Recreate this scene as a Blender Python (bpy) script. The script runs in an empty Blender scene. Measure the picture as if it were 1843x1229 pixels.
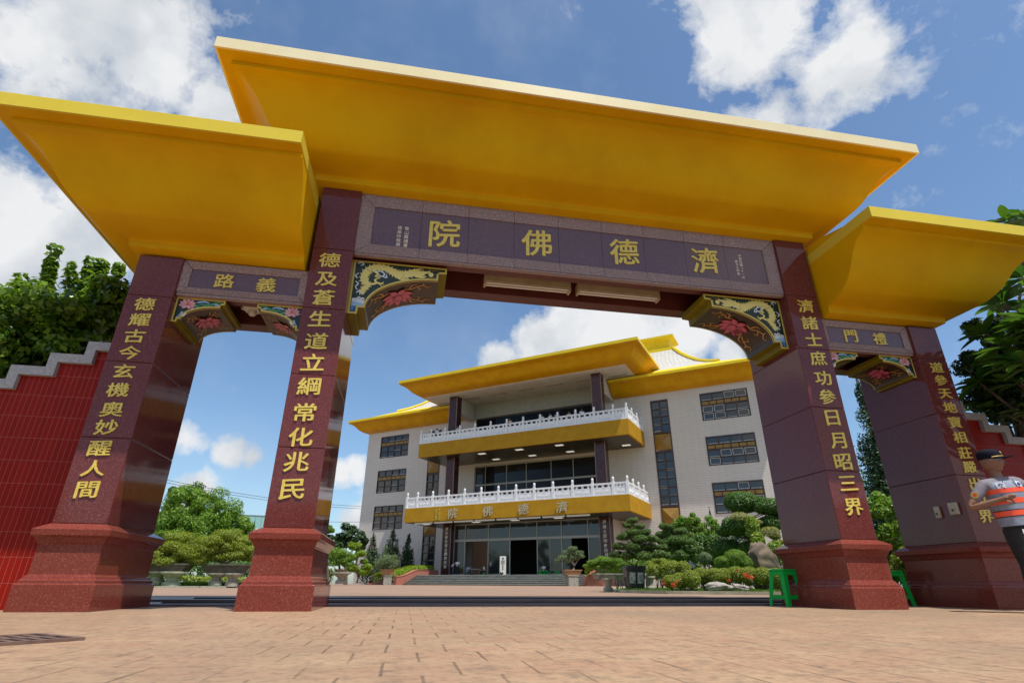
import bpy, bmesh, math, random
import numpy as np
from mathutils import Vector, Matrix
R = math.radians
scn = bpy.context.scene
COL = scn.collection
rng = np.random.default_rng(7)

# ------------------------------------------------------------------ camera
CAMP = dict(x=-2.1981, y=-6.4773, z=0.2578, yaw=-0.1767, pitch=0.4172, roll=0.0050, f=984.86)
PW, PH = 1843.0, 1229.0
def cam_axes():
    p = CAMP
    cy, sy = math.cos(p['yaw']), math.sin(p['yaw'])
    fwd = Vector((-sy*math.cos(p['pitch']), cy*math.cos(p['pitch']), math.sin(p['pitch'])))
    right = Vector((cy, sy, 0)); up = right.cross(fwd)
    c, s = math.cos(p['roll']), math.sin(p['roll'])
    return c*right+s*up, -s*right+c*up, fwd
CR, CU, CF = cam_axes()
CC = Vector((CAMP['x'], CAMP['y'], CAMP['z']))
cam_d = bpy.data.cameras.new('camera'); cam = bpy.data.objects.new('camera', cam_d); COL.objects.link(cam)
cam_d.sensor_width = 36; cam_d.lens = CAMP['f']/PW*36; cam_d.clip_start = 0.05; cam_d.clip_end = 3000
cam.matrix_world = Matrix(((CR.x, CU.x, -CF.x, CC.x), (CR.y, CU.y, -CF.y, CC.y), (CR.z, CU.z, -CF.z, CC.z), (0, 0, 0, 1)))
scn.camera = cam
def pdir(px, py):
    return (CF*CAMP['f'] + CR*(px-PW/2) - CU*(py-PH/2)).normalized()
def at(px, py, D):
    """a spot of the garden: seen in direction (px,py) of the survey photo, D metres away over the ground"""
    d = pdir(px, py); t = D/math.hypot(d.x, d.y)
    return CC + d*t
def gz(y):
    return 0.0 if y < 1.3 else (0.025 if y < 2.3 else 0.05+0.08*min(1, (y-2.3)/45))
def on_ground(px, D):
    p = at(px, 1050, D); return Vector((p.x, p.y, gz(p.y)))

# ------------------------------------------------------------------ light, sky, exposure
SUN_EL, SUN_AZ = R(66.7), Vector((0.51, -0.86, 0)).normalized()      # direction towards the sun over the ground
sdir = Vector((SUN_AZ.x*math.cos(SUN_EL), SUN_AZ.y*math.cos(SUN_EL), math.sin(SUN_EL)))
sl = bpy.data.lights.new('sun', 'SUN'); sl.energy = 5.0; sl.angle = R(0.53); sl.color = (1.0, 0.95, 0.87)
so = bpy.data.objects.new('sun', sl); COL.objects.link(so)
so.rotation_euler = (-sdir).to_track_quat('-Z', 'Y').to_euler()
scn.view_settings.view_transform = 'Standard'; scn.view_settings.look = 'None'
scn.view_settings.exposure = 0.0; scn.view_settings.gamma = 1
SKY_S = 0.115

def N(nt, typ, **kw):
    n = nt.nodes.new(typ)
    for k, v in kw.items():
        if k.startswith('i_'):
            key = k[2:]; key = int(key) if key.isdigit() else key.replace('_', ' ')
            n.inputs[key].default_value = v
        else: setattr(n, k, v)
    return n
def math_n(nt, op, a, b=None, clamp=False):
    n = nt.nodes.new('ShaderNodeMath'); n.operation = op; n.use_clamp = clamp
    for i, v in enumerate((a, b)):
        if v is None: continue
        if hasattr(v, 'is_output'): nt.links.new(v, n.inputs[i])
        else: n.inputs[i].default_value = v
    return n.outputs[0]
def mixc(nt, fac, a, b, mode='MIX'):
    n = nt.nodes.new('ShaderNodeMix'); n.data_type = 'RGBA'; n.blend_type = mode; n.clamp_factor = True
    for idx, v in ((0, fac), (6, a), (7, b)):
        if hasattr(v, 'is_output'): nt.links.new(v, n.inputs[idx])
        else: n.inputs[idx].default_value = v if idx == 0 else (*v[:3], 1)
    return n.outputs[2]
def ramp(nt, fac, stops):
    n = nt.nodes.new('ShaderNodeValToRGB'); cr = n.color_ramp
    while len(cr.elements) < len(stops): cr.elements.new(0.5)
    for e, (p, c) in zip(cr.elements, stops):
        e.position = p; e.color = (c, c, c, 1) if isinstance(c, (int, float)) else (*c, 1)
    nt.links.new(fac, n.inputs[0]); return n.outputs[0]

w = bpy.data.worlds.new('World'); scn.world = w; w.use_nodes = True
nt = w.node_tree; nt.nodes.clear()
sky = N(nt, 'ShaderNodeTexSky', sky_type='NISHITA', sun_disc=False, sun_elevation=SUN_EL, altitude=0, air_density=1.0, dust_density=0.9, ozone_density=1.6)
sky.sun_rotation = math.atan2(SUN_AZ.x, SUN_AZ.y)
tc = N(nt, 'ShaderNodeTexCoord'); dvec = tc.outputs['Generated']
# clouds: a noise field thickened where the photograph's sky has its banks of cloud (direction, angular radius, weight)
BLOBS = [((210, 55), .16, 1.0), ((70, 70), .09, .8), ((310, 100), .12, 1.0), ((390, 180), .10, 1.0), ((330, 170), .06, .5), ((120, 10), .08, .7),
         ((80, 430), .11, 1.1), ((170, 445), .08, 1.0), ((10, 380), .08, .8), ((-20, 460), .12, 1.1), ((1370, 70), .13, .85), ((1480, 130), .12, .8), ((1400, 190), .09, .75), ((1530, 175), .08, .6), ((1290, 20), .1, .6),
         ((1230, 605), .08, 1.1), ((1060, 600), .10, 1.2), ((900, 645), .05, 1.0), ((970, 625), .07, 1.0), ((1150, 600), .08, 1.1), ((1200, 620), .06, .9), ((1310, 640), .05, .8), ((1090, 575), .05, .9),
         ((420, 818), .035, 1.0), ((450, 822), .03, .9), ((640, 840), .04, 1.0), ((615, 850), .04, 1.0), ((650, 925), .06, .8), ((330, 790), .04, .7), ((370, 880), .05, .6), ((560, 870), .05, .6)]
n1 = N(nt, 'ShaderNodeTexNoise', i_Scale=5.5, i_Detail=9.0, i_Roughness=0.62, i_Distortion=0.25); nt.links.new(dvec, n1.inputs['Vector'])
n2 = N(nt, 'ShaderNodeTexNoise', i_Scale=16.0, i_Detail=6.0, i_Roughness=0.6); nt.links.new(dvec, n2.inputs['Vector'])
acc = None
for (px, py), rad, wt in BLOBS:
    d = pdir(px, py)
    vd = N(nt, 'ShaderNodeVectorMath', operation='DISTANCE'); nt.links.new(dvec, vd.inputs[0]); vd.inputs[1].default_value = d
    v = math_n(nt, 'MULTIPLY', math_n(nt, 'SUBTRACT', 1.0, math_n(nt, 'DIVIDE', vd.outputs['Value'], rad*1.25), True), wt)
    acc = v if acc is None else math_n(nt, 'SMOOTH_MAX', acc, v)
    if acc is not v: acc.node.inputs[2].default_value = 0.12
# scattered cloud elsewhere in the sky dome (behind the camera, overhead)
dotn = N(nt, 'ShaderNodeVectorMath', operation='DOT_PRODUCT'); nt.links.new(dvec, dotn.inputs[0]); dotn.inputs[1].default_value = CF
away = math_n(nt, 'MULTIPLY', math_n(nt, 'SUBTRACT', 0.62, dotn.outputs['Value']), 1.6, True)
n3 = N(nt, 'ShaderNodeTexNoise', i_Scale=2.2, i_Detail=3.0); nt.links.new(dvec, n3.inputs['Vector'])
elsewhere = math_n(nt, 'MULTIPLY', away, ramp(nt, n3.outputs[0], [(0.46, 0.0), (0.7, 0.75)]))
acc = math_n(nt, 'MAXIMUM', acc, elsewhere)
nz = math_n(nt, 'ADD', math_n(nt, 'MULTIPLY', math_n(nt, 'SUBTRACT', n1.outputs[0], 0.5), 1.9), math_n(nt, 'MULTIPLY', math_n(nt, 'SUBTRACT', n2.outputs[0], 0.5), 0.75))
field = math_n(nt, 'ADD', acc, nz)
mask = ramp(nt, field, [(0.27, 0.0), (0.40, 0.5), (0.58, 0.97)])
gate = math_n(nt, 'MULTIPLY', acc, 6.0, True)
mask = math_n(nt, 'MULTIPLY', mask, gate)
thin = N(nt, 'ShaderNodeTexNoise', i_Scale=3.2, i_Detail=5.0, i_Roughness=0.6); nt.links.new(dvec, thin.inputs['Vector'])
veil = math_n(nt, 'MULTIPLY', ramp(nt, thin.outputs[0], [(0.5, 0.0), (0.8, 0.22)]), 1.0)
mask = math_n(nt, 'MAXIMUM', mask, veil)
n4 = N(nt, 'ShaderNodeTexNoise', i_Scale=9.0, i_Detail=5.0); nt.links.new(dvec, n4.inputs['Vector'])
CB = 0.093/SKY_S
ccol = mixc(nt, ramp(nt, math_n(nt, 'ADD', n4.outputs[0], math_n(nt, 'MULTIPLY', field, .12)), [(0.42, 0.0), (0.68, 1.0)]), (6.2*CB, 6.7*CB, 7.3*CB), (9.4*CB, 9.5*CB, 9.6*CB))
skyc = mixc(nt, 1.0, sky.outputs[0], (1.12, 1.29, 1.38), 'MULTIPLY')
SKYMULT = skyc.node
cmix = mixc(nt, mask, skyc, ccol)
bg = N(nt, 'ShaderNodeBackground'); nt.links.new(cmix, bg.inputs[0]); bg.inputs[1].default_value = SKY_S
wo = N(nt, 'ShaderNodeOutputWorld'); nt.links.new(bg.outputs[0], wo.inputs[0])

# ------------------------------------------------------------------ materials
def mat(name, base=(.5, .5, .5), rough=.6, metal=0.0, spec=.5):
    m = bpy.data.materials.new(name); m.use_nodes = True
    b = m.node_tree.nodes['Principled BSDF']
    b.inputs['Base Color'].default_value = (*base, 1); b.inputs['Roughness'].default_value = rough
    b.inputs['Metallic'].default_value = metal; b.inputs['Specular IOR Level'].default_value = spec
    return m
def bsdf(m): return m.node_tree.nodes['Principled BSDF']
def coords(m, scale=(1, 1, 1), rot=(0, 0, 0), kind='Object'):
    nt = m.node_tree; t = N(nt, 'ShaderNodeTexCoord'); mp = N(nt, 'ShaderNodeMapping')
    mp.inputs['Scale'].default_value = scale; mp.inputs['Rotation'].default_value = rot
    nt.links.new(t.outputs[kind], mp.inputs[0]); return mp.outputs[0]
def noise(m, co, scale, detail=4, rough=.55):
    n = N(m.node_tree, 'ShaderNodeTexNoise', i_Scale=scale, i_Detail=float(detail), i_Roughness=rough)
    m.node_tree.links.new(co, n.inputs['Vector']); return n.outputs[0]
def setc(m, c): m.node_tree.links.new(c, bsdf(m).inputs['Base Color'])
def bump(m, h, strength=.2, dist=.01):
    b = N(m.node_tree, 'ShaderNodeBump'); b.inputs['Strength'].default_value = strength; b.inputs['Distance'].default_value = dist
    m.node_tree.links.new(h, b.inputs['Height']); m.node_tree.links.new(b.outputs[0], bsdf(m).inputs['Normal'])
def mottled(name, a, b_, scale=6, rough=.6, metal=0, bstr=0.0, detail=5, spec=.5, lo=.35, hi=.65):
    m = mat(name, a, rough, metal, spec); co = coords(m)
    n = noise(m, co, scale, detail); setc(m, mixc(m.node_tree, ramp(m.node_tree, n, [(lo, 0.), (hi, 1.)]), a, b_))
    if bstr: bump(m, n, bstr, .02)
    return m
def granite(name, dark, mid, fleck, rough, fl=.62, scale=70):
    m = mat(name, mid, rough, 0, .38); nt = m.node_tree; co = coords(m)
    v = N(nt, 'ShaderNodeTexVoronoi', i_Scale=float(scale)); nt.links.new(co, v.inputs['Vector'])
    g = N(nt, 'ShaderNodeSeparateColor'); nt.links.new(v.outputs['Color'], g.inputs[0])
    c = mixc(nt, ramp(nt, g.outputs[0], [(.3, 0.), (.75, 1.)]), dark, mid)
    c = mixc(nt, ramp(nt, g.outputs[1], [(fl+.2, 0.), (fl+.27, 1.)]), c, fleck)
    big = noise(m, co, 1.7, 6)
    c = mixc(nt, ramp(nt, big, [(.3, 0.), (.7, .35)]), c, dark)
    setc(m, c)
    rn = noise(m, co, 3.5, 4); rr = N(nt, 'ShaderNodeMapRange', i_3=rough*.6, i_4=rough*1.9); nt.links.new(rn, rr.inputs[0]); nt.links.new(rr.outputs[0], bsdf(m).inputs['Roughness'])
    return m
M = {}
M['granite'] = granite('red_granite', (.115, .027, .025), (.175, .043, .038), (.265, .105, .09), .05, .70, 170)
M['granite_base'] = granite('red_granite_base', (.165, .034, .023), (.235, .056, .040), (.33, .13, .105), .08, .70, 170)
M['tablet'] = granite('purple_granite', (.115, .070, .09), (.17, .105, .132), (.21, .14, .165), .08, .7, 150)
M['frame_granite'] = granite('pink_granite', (.23, .155, .145), (.32, .22, .21), (.45, .35, .34), .3, .6, 110)
bsdf(M['granite_base']).inputs['Specular IOR Level'].default_value = .16; bsdf(M['granite']).inputs['Specular IOR Level'].default_value = .30
M['joint'] = mat('dark_joint', (.02, .012, .012), .8)
def paint(name, a, b_, rough=.42):
    m = mat(name, a, rough); nt = m.node_tree; co = coords(m)
    n = noise(m, co, .9, 6, .6); fine = noise(m, coords(m, (1, 1, .25)), 5, 5, .6)
    c = mixc(nt, ramp(nt, n, [(.35, 0.), (.7, 1.)]), a, b_)
    c = mixc(nt, ramp(nt, fine, [(.55, 0.), (.85, .22)]), c, (a[0]*.7, a[1]*.66, a[2]*.6))
    setc(m, c); bump(m, noise(m, co, 60, 3), .04, .01); bsdf(m).inputs['Specular IOR Level'].default_value = .14; return m
M['yellow'] = paint('yellow_paint', (.72, .415, .0008), (.60, .32, .0005), .55)
M['fascia_yellow'] = paint('lit_yellow_trim_paint', (.72, .56, .06), (.66, .50, .045), .45)  # full sun on the small fascias, put into a lighter yellow
M['pale_yellow'] = paint('pale_yellow_paint', (.84, .74, .48), (.80, .68, .38), .3)  # paler than the other yellow paints
M['gold_letter'] = mottled('gold_leaf', (.80, .63, .14), (.68, .50, .08), 25, .38, .15)
M['channel_red'] = mottled('maroon_paint', (.13, .03, .022), (.10, .022, .018), 4, .5)
M['tile_wall'] = mat('red_tile', (.2, .02, .015), .35, 0, .12)
def brick(m, co, bw, rh, mortar, c1, c2, mc, off=.5, bias=0., bstr=.3):
    nt = m.node_tree
    b = N(nt, 'ShaderNodeTexBrick', offset=off, squash=1.0); nt.links.new(co, b.inputs['Vector'])
    for k, v in (('Scale', 1.0), ('Brick Width', bw), ('Row Height', rh), ('Mortar Size', mortar), ('Mortar Smooth', .15), ('Bias', bias)): b.inputs[k].default_value = v
    b.inputs['Color1'].default_value = (*c1, 1); b.inputs['Color2'].default_value = (*c2, 1); b.inputs['Mortar'].default_value = (*mc, 1)
    if bstr:
        inv = math_n(nt, 'SUBTRACT', 1.0, b.outputs['Fac']); bump(m, inv, bstr, .004)
    return b.outputs['Color'], b.outputs['Fac']
def xz(m):   # object coordinates turned so that the wall's X and Z drive the pattern
    nt = m.node_tree; t = N(nt, 'ShaderNodeTexCoord'); s = N(nt, 'ShaderNodeSeparateXYZ'); nt.links.new(t.outputs['Object'], s.inputs[0])
    c = N(nt, 'ShaderNodeCombineXYZ'); nt.links.new(math_n(nt, 'ADD', s.outputs[0], s.outputs[1]), c.inputs[0]); nt.links.new(s.outputs[2], c.inputs[1]); return c.outputs[0]
c, _ = brick(M['tile_wall'], xz(M['tile_wall']), .056, .245, .0022, (.30, .011, .004), (.255, .009, .0035), (.40, .12, .09), 0.0)
tn = noise(M['tile_wall'], coords(M['tile_wall']), 1.3, 5); setc(M['tile_wall'], mixc(M['tile_wall'].node_tree, ramp(M['tile_wall'].node_tree, tn, [(.35, 0.), (.75, .3)]), c, (.13, .012, .012)))
M['coping'] = mottled('grey_granite_coping', (.42, .42, .42), (.30, .30, .31), 45, .6, 0, .1)
M['facade'] = mat('grey_facade_tile', (.4, .38, .36), .5)
c, _ = brick(M['facade'], xz(M['facade']), 1.7, .27, .014, (.655, .605, .545), (.63, .58, .52), (.36, .33, .295), .5, 0., .35)
fn = noise(M['facade'], coords(M['facade'], (1, 1, .3)), .35, 6); setc(M['facade'], mixc(M['facade'].node_tree, ramp(M['facade'].node_tree, fn, [(.4, 0.), (.8, .35)]), c, (.50, .46, .41)))
M['roof_tile'] = mat('white_roof_tile', (.6, .58, .54), .45)
c, _ = brick(M['roof_tile'], xz(M['roof_tile']), .55, .38, .03, (.62, .60, .56), (.57, .55, .51), (.30, .27, .25), .5, 0., .4); setc(M['roof_tile'], c)
M['gold_fascia'] = mottled('ochre_fascia_paint', (.46, .25, .014), (.40, .21, .012), 1.2, .6, spec=.15)
M['soffit_white'] = mottled('white_soffit', (.72, .71, .68), (.62, .61, .58), .7, .6)
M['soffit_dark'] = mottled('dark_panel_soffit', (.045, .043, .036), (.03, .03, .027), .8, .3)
M['marble'] = mottled('white_marble', (.82, .82, .82), (.70, .71, .73), 3, .45)
M['column'] = granite('maroon_column', (.035, .010, .012), (.065, .020, .022), (.14, .07, .06), .15, .6, 20)
M['frame_brown'] = mat('brown_aluminium', (.060, .032, .022), .4)
M['frame_white'] = mat('white_sash', (.62, .62, .60), .4)
M['frame_grey'] = mat('grey_door_frame', (.36, .35, .31), .4, .2)
M['gold_panel'] = mottled('gold_spandrel', (.30, .17, .03), (.25, .14, .025), 2, .4)
M['glass'] = mat('dark_glass', (.028, .029, .030), .05, 0, .8)
M['glass_blue'] = mat('blue_glass', (.006, .012, .018), .09, 0, .35)
M['lamp_white'] = mat('lamp_white', (.80, .76, .66), .4)
M['lamp_cream'] = mottled('aged_cream_enamel', (.50, .40, .24), (.42, .33, .19), 5, .5)
M['box_cream'] = mottled('box_cream', (.50, .46, .33), (.42, .38, .27), 9, .5)
M['tube_off'] = mat('unlit_tube', (.75, .72, .66), .3)
M['lamp_panel'] = mat('lamp_panel', (.85, .83, .78), .4)
bsdf(M['lamp_panel']).inputs['Emission Color'].default_value = (1, .95, .85, 1); bsdf(M['lamp_panel']).inputs['Emission Strength'].default_value = .5
M['steel'] = mat('stainless_steel', (.5, .5, .5), .3, .9)
M['dark_steel'] = mat('dark_steel', (.06, .06, .06), .45, .6)
M['step_stone'] = mat('step_granite', (.2, .2, .18), .6)
sn = noise(M['step_stone'], coords(M['step_stone'], (.6, 3, 3)), 1.5, 6); setc(M['step_stone'], mixc(M['step_stone'].node_tree, ramp(M['step_stone'].node_tree, sn, [(.35, 0.), (.7, 1.)]), (.10, .10, .085), (.22, .215, .18)))
M['nosing'] = mottled('pale_step_edge', (.40, .40, .34), (.28, .28, .24), 2, .7)
M['red_brick'] = mat('red_brick', (.4, .12, .08), .7)
c, _ = brick(M['red_brick'], xz(M['red_brick']), .22, .07, .008, (.42, .13, .085), (.36, .10, .07), (.40, .22, .17), .5); setc(M['red_brick'], c)
M['green_plastic'] = mat('green_plastic', (.004, .42, .05), .4, 0, .25)
M['bark'] = mottled('bark', (.16, .11, .075), (.07, .05, .035), 14, .9, 0, .6)
M['pale_bark'] = mottled('pale_bark', (.33, .26, .20), (.18, .13, .10), 10, .9, 0, .5)
M['stone_pot'] = mottled('weathered_stone', (.36, .34, .29), (.20, .19, .15), 6, .85, 0, .4)
M['moss_pot'] = mottled('mossy_concrete', (.38, .375, .28), (.26, .27, .19), 4, .85, 0, .3)
M['trough'] = mottled('shaded_trough', (.10, .095, .065), (.055, .055, .038), 5, .9, 0, .3)  # the troughs' shade is put into this darker colour
M['ochre_pot'] = mottled('ochre_ceramic', (.33, .17, .07), (.24, .12, .05), 5, .4)
M['dark_pot'] = mottled('dark_ceramic', (.03, .033, .04), (.018, .02, .024), 7, .25)
M['pot_panel'] = mottled('grey_pot_panel', (.34, .36, .37), (.12, .13, .14), 9, .35, lo=.45, hi=.55)
M['rock'] = mottled('brown_rock', (.20, .15, .10), (.07, .055, .045), 2.2, .9, 0, 1.0, 9)
M['pale_rock'] = mottled('pale_rock', (.42, .38, .33), (.20, .175, .15), 3, .9, 0, 1.0, 9)
M['white_rock'] = mottled('white_rock', (.62, .60, .56), (.45, .43, .40), 3, .9, 0, .6)
M['soil'] = mottled('garden_soil', (.09, .07, .045), (.05, .04, .028), 5, .95)
M['grass'] = mottled('short_grass', (.10, .19, .025), (.055, .12, .016), 9, .9)
def leafm(name, a, b_, tr=.35, rough=.42):
    m = mat(name, a, rough); nt = m.node_tree
    g = N(nt, 'ShaderNodeNewGeometry')
    c = mixc(nt, g.outputs['Random Per Island'], a, b_); setc(m, c)
    t = N(nt, 'ShaderNodeBsdfTranslucent'); nt.links.new(mixc(nt, 1.0, c, (1.25, 1.2, .6), 'MULTIPLY'), t.inputs[0])
    mx = N(nt, 'ShaderNodeMixShader'); mx.inputs[0].default_value = tr
    nt.links.new(bsdf(m).outputs[0], mx.inputs[1]); nt.links.new(t.outputs[0], mx.inputs[2])
    nt.links.new(mx.outputs[0], nt.nodes['Material Output'].inputs[0]); return m
L = {}
L['fukugi'] = leafm('fukugi_leaf', (.045, .13, .012), (.24, .38, .04), .45, .25)
L['plum'] = leafm('plumeria_leaf', (.030, .10, .015), (.10, .22, .028), .35, .3)
L['pine'] = leafm('pine_needle', (.050, .115, .022), (.14, .235, .038), .25, .55)
L['bonsai'] = leafm('bonsai_leaf', (.15, .21, .016), (.33, .40, .035), .3, .5)
L['bright'] = leafm('bright_leaf', (.10, .22, .02), (.23, .37, .035), .35, .5)
L['lime'] = leafm('lime_hedge_leaf', (.16, .27, .012), (.27, .38, .022), .35, .5)
L['dark'] = leafm('dark_conifer_leaf', (.013, .042, .011), (.045, .098, .022), .15, .5)
L['mid'] = leafm('mid_leaf', (.050, .13, .02), (.14, .26, .04), .3, .45)
L['greyp'] = leafm('grey_pine', (.10, .16, .07), (.20, .265, .11), .2, .55)
L['cream'] = leafm('variegated_leaf', (.24, .27, .08), (.40, .38, .14), .3, .5)
L['flower'] = leafm('red_flower', (.62, .05, .015), (.75, .13, .03), .3, .5)
L['blade'] = leafm('grass_blade', (.10, .21, .02), (.17, .28, .035), .3, .6)
# ------------------------------------------------------------------ mesh tools
class MB:
    def __init__(s): s.v = []; s.f = []; s.m = []
    def add(s, vs, fs, mi=0):
        o = len(s.v); s.v += [tuple(v) for v in vs]; s.f += [tuple(i+o for i in f) for f in fs]; s.m += [mi]*len(fs); return s
    def box(s, x0, x1, y0, y1, z0, z1, mi=0):
        v = [(x0, y0, z0), (x1, y0, z0), (x1, y1, z0), (x0, y1, z0), (x0, y0, z1), (x1, y0, z1), (x1, y1, z1), (x0, y1, z1)]
        return s.add(v, [(3, 2, 1, 0), (4, 5, 6, 7), (0, 1, 5, 4), (1, 2, 6, 5), (2, 3, 7, 6), (3, 0, 4, 7)], mi)
    def loft(s, rings, mi=0, cap0=True, cap1=True, closed=True, mis=None):
        n = len(rings[0]); o = len(s.v)
        for r in rings: s.v += [tuple(p) for p in r]
        for k in range(len(rings)-1):
            for i in range(n if closed else n-1):
                j = (i+1) % n
                s.f.append((o+k*n+i, o+k*n+j, o+(k+1)*n+j, o+(k+1)*n+i)); s.m.append(mis[k] if mis else mi)
        if cap0: s.f.append(tuple(o+i for i in reversed(range(n)))); s.m.append(mis[0] if mis else mi)
        if cap1: s.f.append(tuple(o+(len(rings)-1)*n+i for i in range(n))); s.m.append(mis[-1] if mis else mi)
        return s
    def prism(s, poly, y0, y1, mi=0, side=None):      # polygon in (x,z), extruded along y
        n = len(poly); o = len(s.v)
        s.v += [(x, y0, z) for x, z in poly]+[(x, y1, z) for x, z in poly]
        s.f.append(tuple(o+i for i in range(n))); s.m.append(mi)
        s.f.append(tuple(o+n+i for i in reversed(range(n)))); s.m.append(mi)
        for i in range(n):
            j = (i+1) % n; s.f.append((o+i, o+n+i, o+n+j, o+j)); s.m.append(side(i) if side else mi)
        return s
    def tube(s, pts, rad, n=8, mi=0):
        pts = [Vector(p) for p in pts]; rad = rad if hasattr(rad, '__len__') else [rad]*len(pts); rings = []
        up = Vector((0, 0, 1))
        for i, p in enumerate(pts):
            t = (pts[min(i+1, len(pts)-1)]-pts[max(i-1, 0)]).normalized()
            a = t.cross(up); a = t.cross(Vector((1, 0, 0))) if a.length < .05 else a
            a.normalize(); b = t.cross(a)
            rings.append([p+(a*math.cos(q)+b*math.sin(q))*rad[i] for q in [2*math.pi*k/n for k in range(n)]])
        return s.loft(rings, mi)
    def lathe(s, prof, c=(0, 0, 0), n=16, mi=0):
        return s.loft([[(c[0]+r*math.cos(2*math.pi*k/n), c[1]+r*math.sin(2*math.pi*k/n), c[2]+z) for k in range(n)] for r, z in prof], mi)
    def build(s, name, mats, parent=None, smooth=0, bevel=0, loc=None, rot=None):
        me = bpy.data.meshes.new(name); me.from_pydata(s.v, [], s.f)
        mats = mats if isinstance(mats, (list, tuple)) else [mats]
        for m in mats: me.materials.append(m)
        if len(mats) > 1: me.polygons.foreach_set('material_index', s.m)
        bm = bmesh.new(); bm.from_mesh(me); bmesh.ops.recalc_face_normals(bm, faces=bm.faces); bm.to_mesh(me); bm.free()
        if smooth:
            me.polygons.foreach_set('use_smooth', [True]*len(me.polygons)); me.set_sharp_from_angle(angle=R(smooth))
        return link(name, me, parent, bevel, loc, rot)
def link(name, me, parent=None, bevel=0, loc=None, rot=None):
    o = bpy.data.objects.new(name, me); COL.objects.link(o)
    if parent: o.parent = parent
    if loc is not None: o.location = loc
    if rot is not None: o.rotation_euler = (0, 0, rot) if isinstance(rot, (int, float)) else rot
    if bevel:
        b = o.modifiers.new('edge', 'BEVEL'); b.width = bevel; b.segments = 2; b.limit_method = 'ANGLE'; b.angle_limit = R(40); b.harden_normals = False
    return o
def thing(name, label, cat, loc=(0, 0, 0), rot=0, group=None):
    o = bpy.data.objects.new(name, None); COL.objects.link(o); o.location = loc; o.rotation_euler = (0, 0, rot); o.empty_display_size = .2
    return tag(o, label, cat, group)
def tag(o, label, cat, group=None):
    o['label'] = label; o['category'] = cat
    if group: o['group'] = group
    return o
def struct(o): o['kind'] = 'structure'; return o

# lettering: the built-in typeface, thickened and tilted like brush writing
_gl = {}
def glyph(ch, fat=.02, depth=.05):
    k = (ch, fat)
    if k not in _gl:
        c = bpy.data.curves.new('g', 'FONT'); c.body = ch; c.offset = fat; c.extrude = depth; c.resolution_u = 3
        o = bpy.data.objects.new('g', c); COL.objects.link(o)
        me = bpy.data.meshes.new_from_object(o.evaluated_get(bpy.context.evaluated_depsgraph_get()))
        v = np.array([x.co[:] for x in me.vertices]); f = [tuple(p.vertices) for p in me.polygons]
        lo, hi = v[:, :2].min(0), v[:, :2].max(0); v[:, :2] = (v[:, :2]-(lo+hi)/2)/max(hi-lo)
        bpy.data.objects.remove(o); bpy.data.curves.remove(c); bpy.data.meshes.remove(me); _gl[k] = (v, f)
    return _gl[k]
def letter(mb, ch, x, y, z, wd, ht, th=.012, fat=.02, tilt=.09, mi=0):   # faces -y; the stroke is swept by a slanted broad nib
    v, f = glyph(ch, 0.0); d = max(abs(v[:, 2]).max(), 1e-6); k = 4 if fat > .008 else 1; nib = .034 if fat > .015 else .02
    for q in range(k):
        t = (q/(k-1)-.5) if k > 1 else 0
        X = v[:, 0]*.96+t*nib; Z = v[:, 1]*.96+tilt*v[:, 0]-t*nib*.55; e = .00025*q
        mb.add([(x+X[i]*wd, y-th*.5-v[i, 2]/d*th*.5-e, z+Z[i]*ht) for i in range(len(v))], f, mi)

# foliage: leaf-sized faces scattered through clumps
def leaf_mesh(name, P, Nrm, size, aspect, m, parent=None, loc=None, fold=.18, rot_jit=1.0):
    n = len(P); Nrm = Nrm/np.linalg.norm(Nrm, axis=1, keepdims=True)
    t = rng.normal(size=(n, 3)); t -= (t*Nrm).sum(1, keepdims=True)*Nrm; t /= np.linalg.norm(t, axis=1, keepdims=True)
    b = np.cross(Nrm, t); s = size*rng.uniform(.7, 1.3, n)[:, None]; a = aspect
    v = np.stack([P-t*s*.5, P+b*s*a*.5+Nrm*s*fold*.5, P+t*s*.5, P-b*s*a*.5+Nrm*s*fold*.5], 1).reshape(-1, 3)
    me = bpy.data.meshes.new(name); me.vertices.add(4*n); me.vertices.foreach_set('co', v.astype(np.float32).ravel())
    me.loops.add(4*n); me.loops.foreach_set('vertex_index', np.arange(4*n, dtype=np.int32))
    me.polygons.add(n); me.polygons.foreach_set('loop_start', np.arange(0, 4*n, 4, dtype=np.int32))
    me.update(calc_edges=True)
    ms = m if isinstance(m, (list, tuple)) else [m]
    for q in ms: me.materials.append(q)
    return link(name, me, parent, 0, loc)
def clump_pts(clumps, shell=.55, upbias=.35):
    """clumps: (centre, radii, count) -> points and outward normals"""
    PP, NN = [], []
    for c, r, n in clumps:
        d = rng.normal(size=(n, 3)); d /= np.linalg.norm(d, axis=1, keepdims=True)
        q = (shell+(1-shell)*rng.uniform(0, 1, n)**.6)[:, None]
        r = np.array(r if hasattr(r, '__len__') else (r, r, r))
        PP.append(np.array(c)+d*q*r); nn = d/r*r.mean()+rng.normal(size=(n, 3))*.55; nn[:, 2] += upbias; NN.append(nn)
    return np.concatenate(PP), np.concatenate(NN)
def crown(name, clumps, size, aspect, m, parent, **kw):
    P, Q = clump_pts(clumps, kw.pop('shell', .55), kw.pop('upbias', .35)); return leaf_mesh(name, P, Q, size, aspect, m, parent, **kw)
def blob_clumps(c, r, k, rr, n, seed=None):
    """k sub-clumps spread over an ellipsoid"""
    out = []
    for i in range(k):
        d = rng.normal(size=3); d /= np.linalg.norm(d); q = rng.uniform(.35, .95)
        rad = rr*rng.uniform(.65, 1.25)
        out.append((np.array(c)+d*q*np.array(r), (rad, rad, rad*.8), n))
    return out
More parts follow.
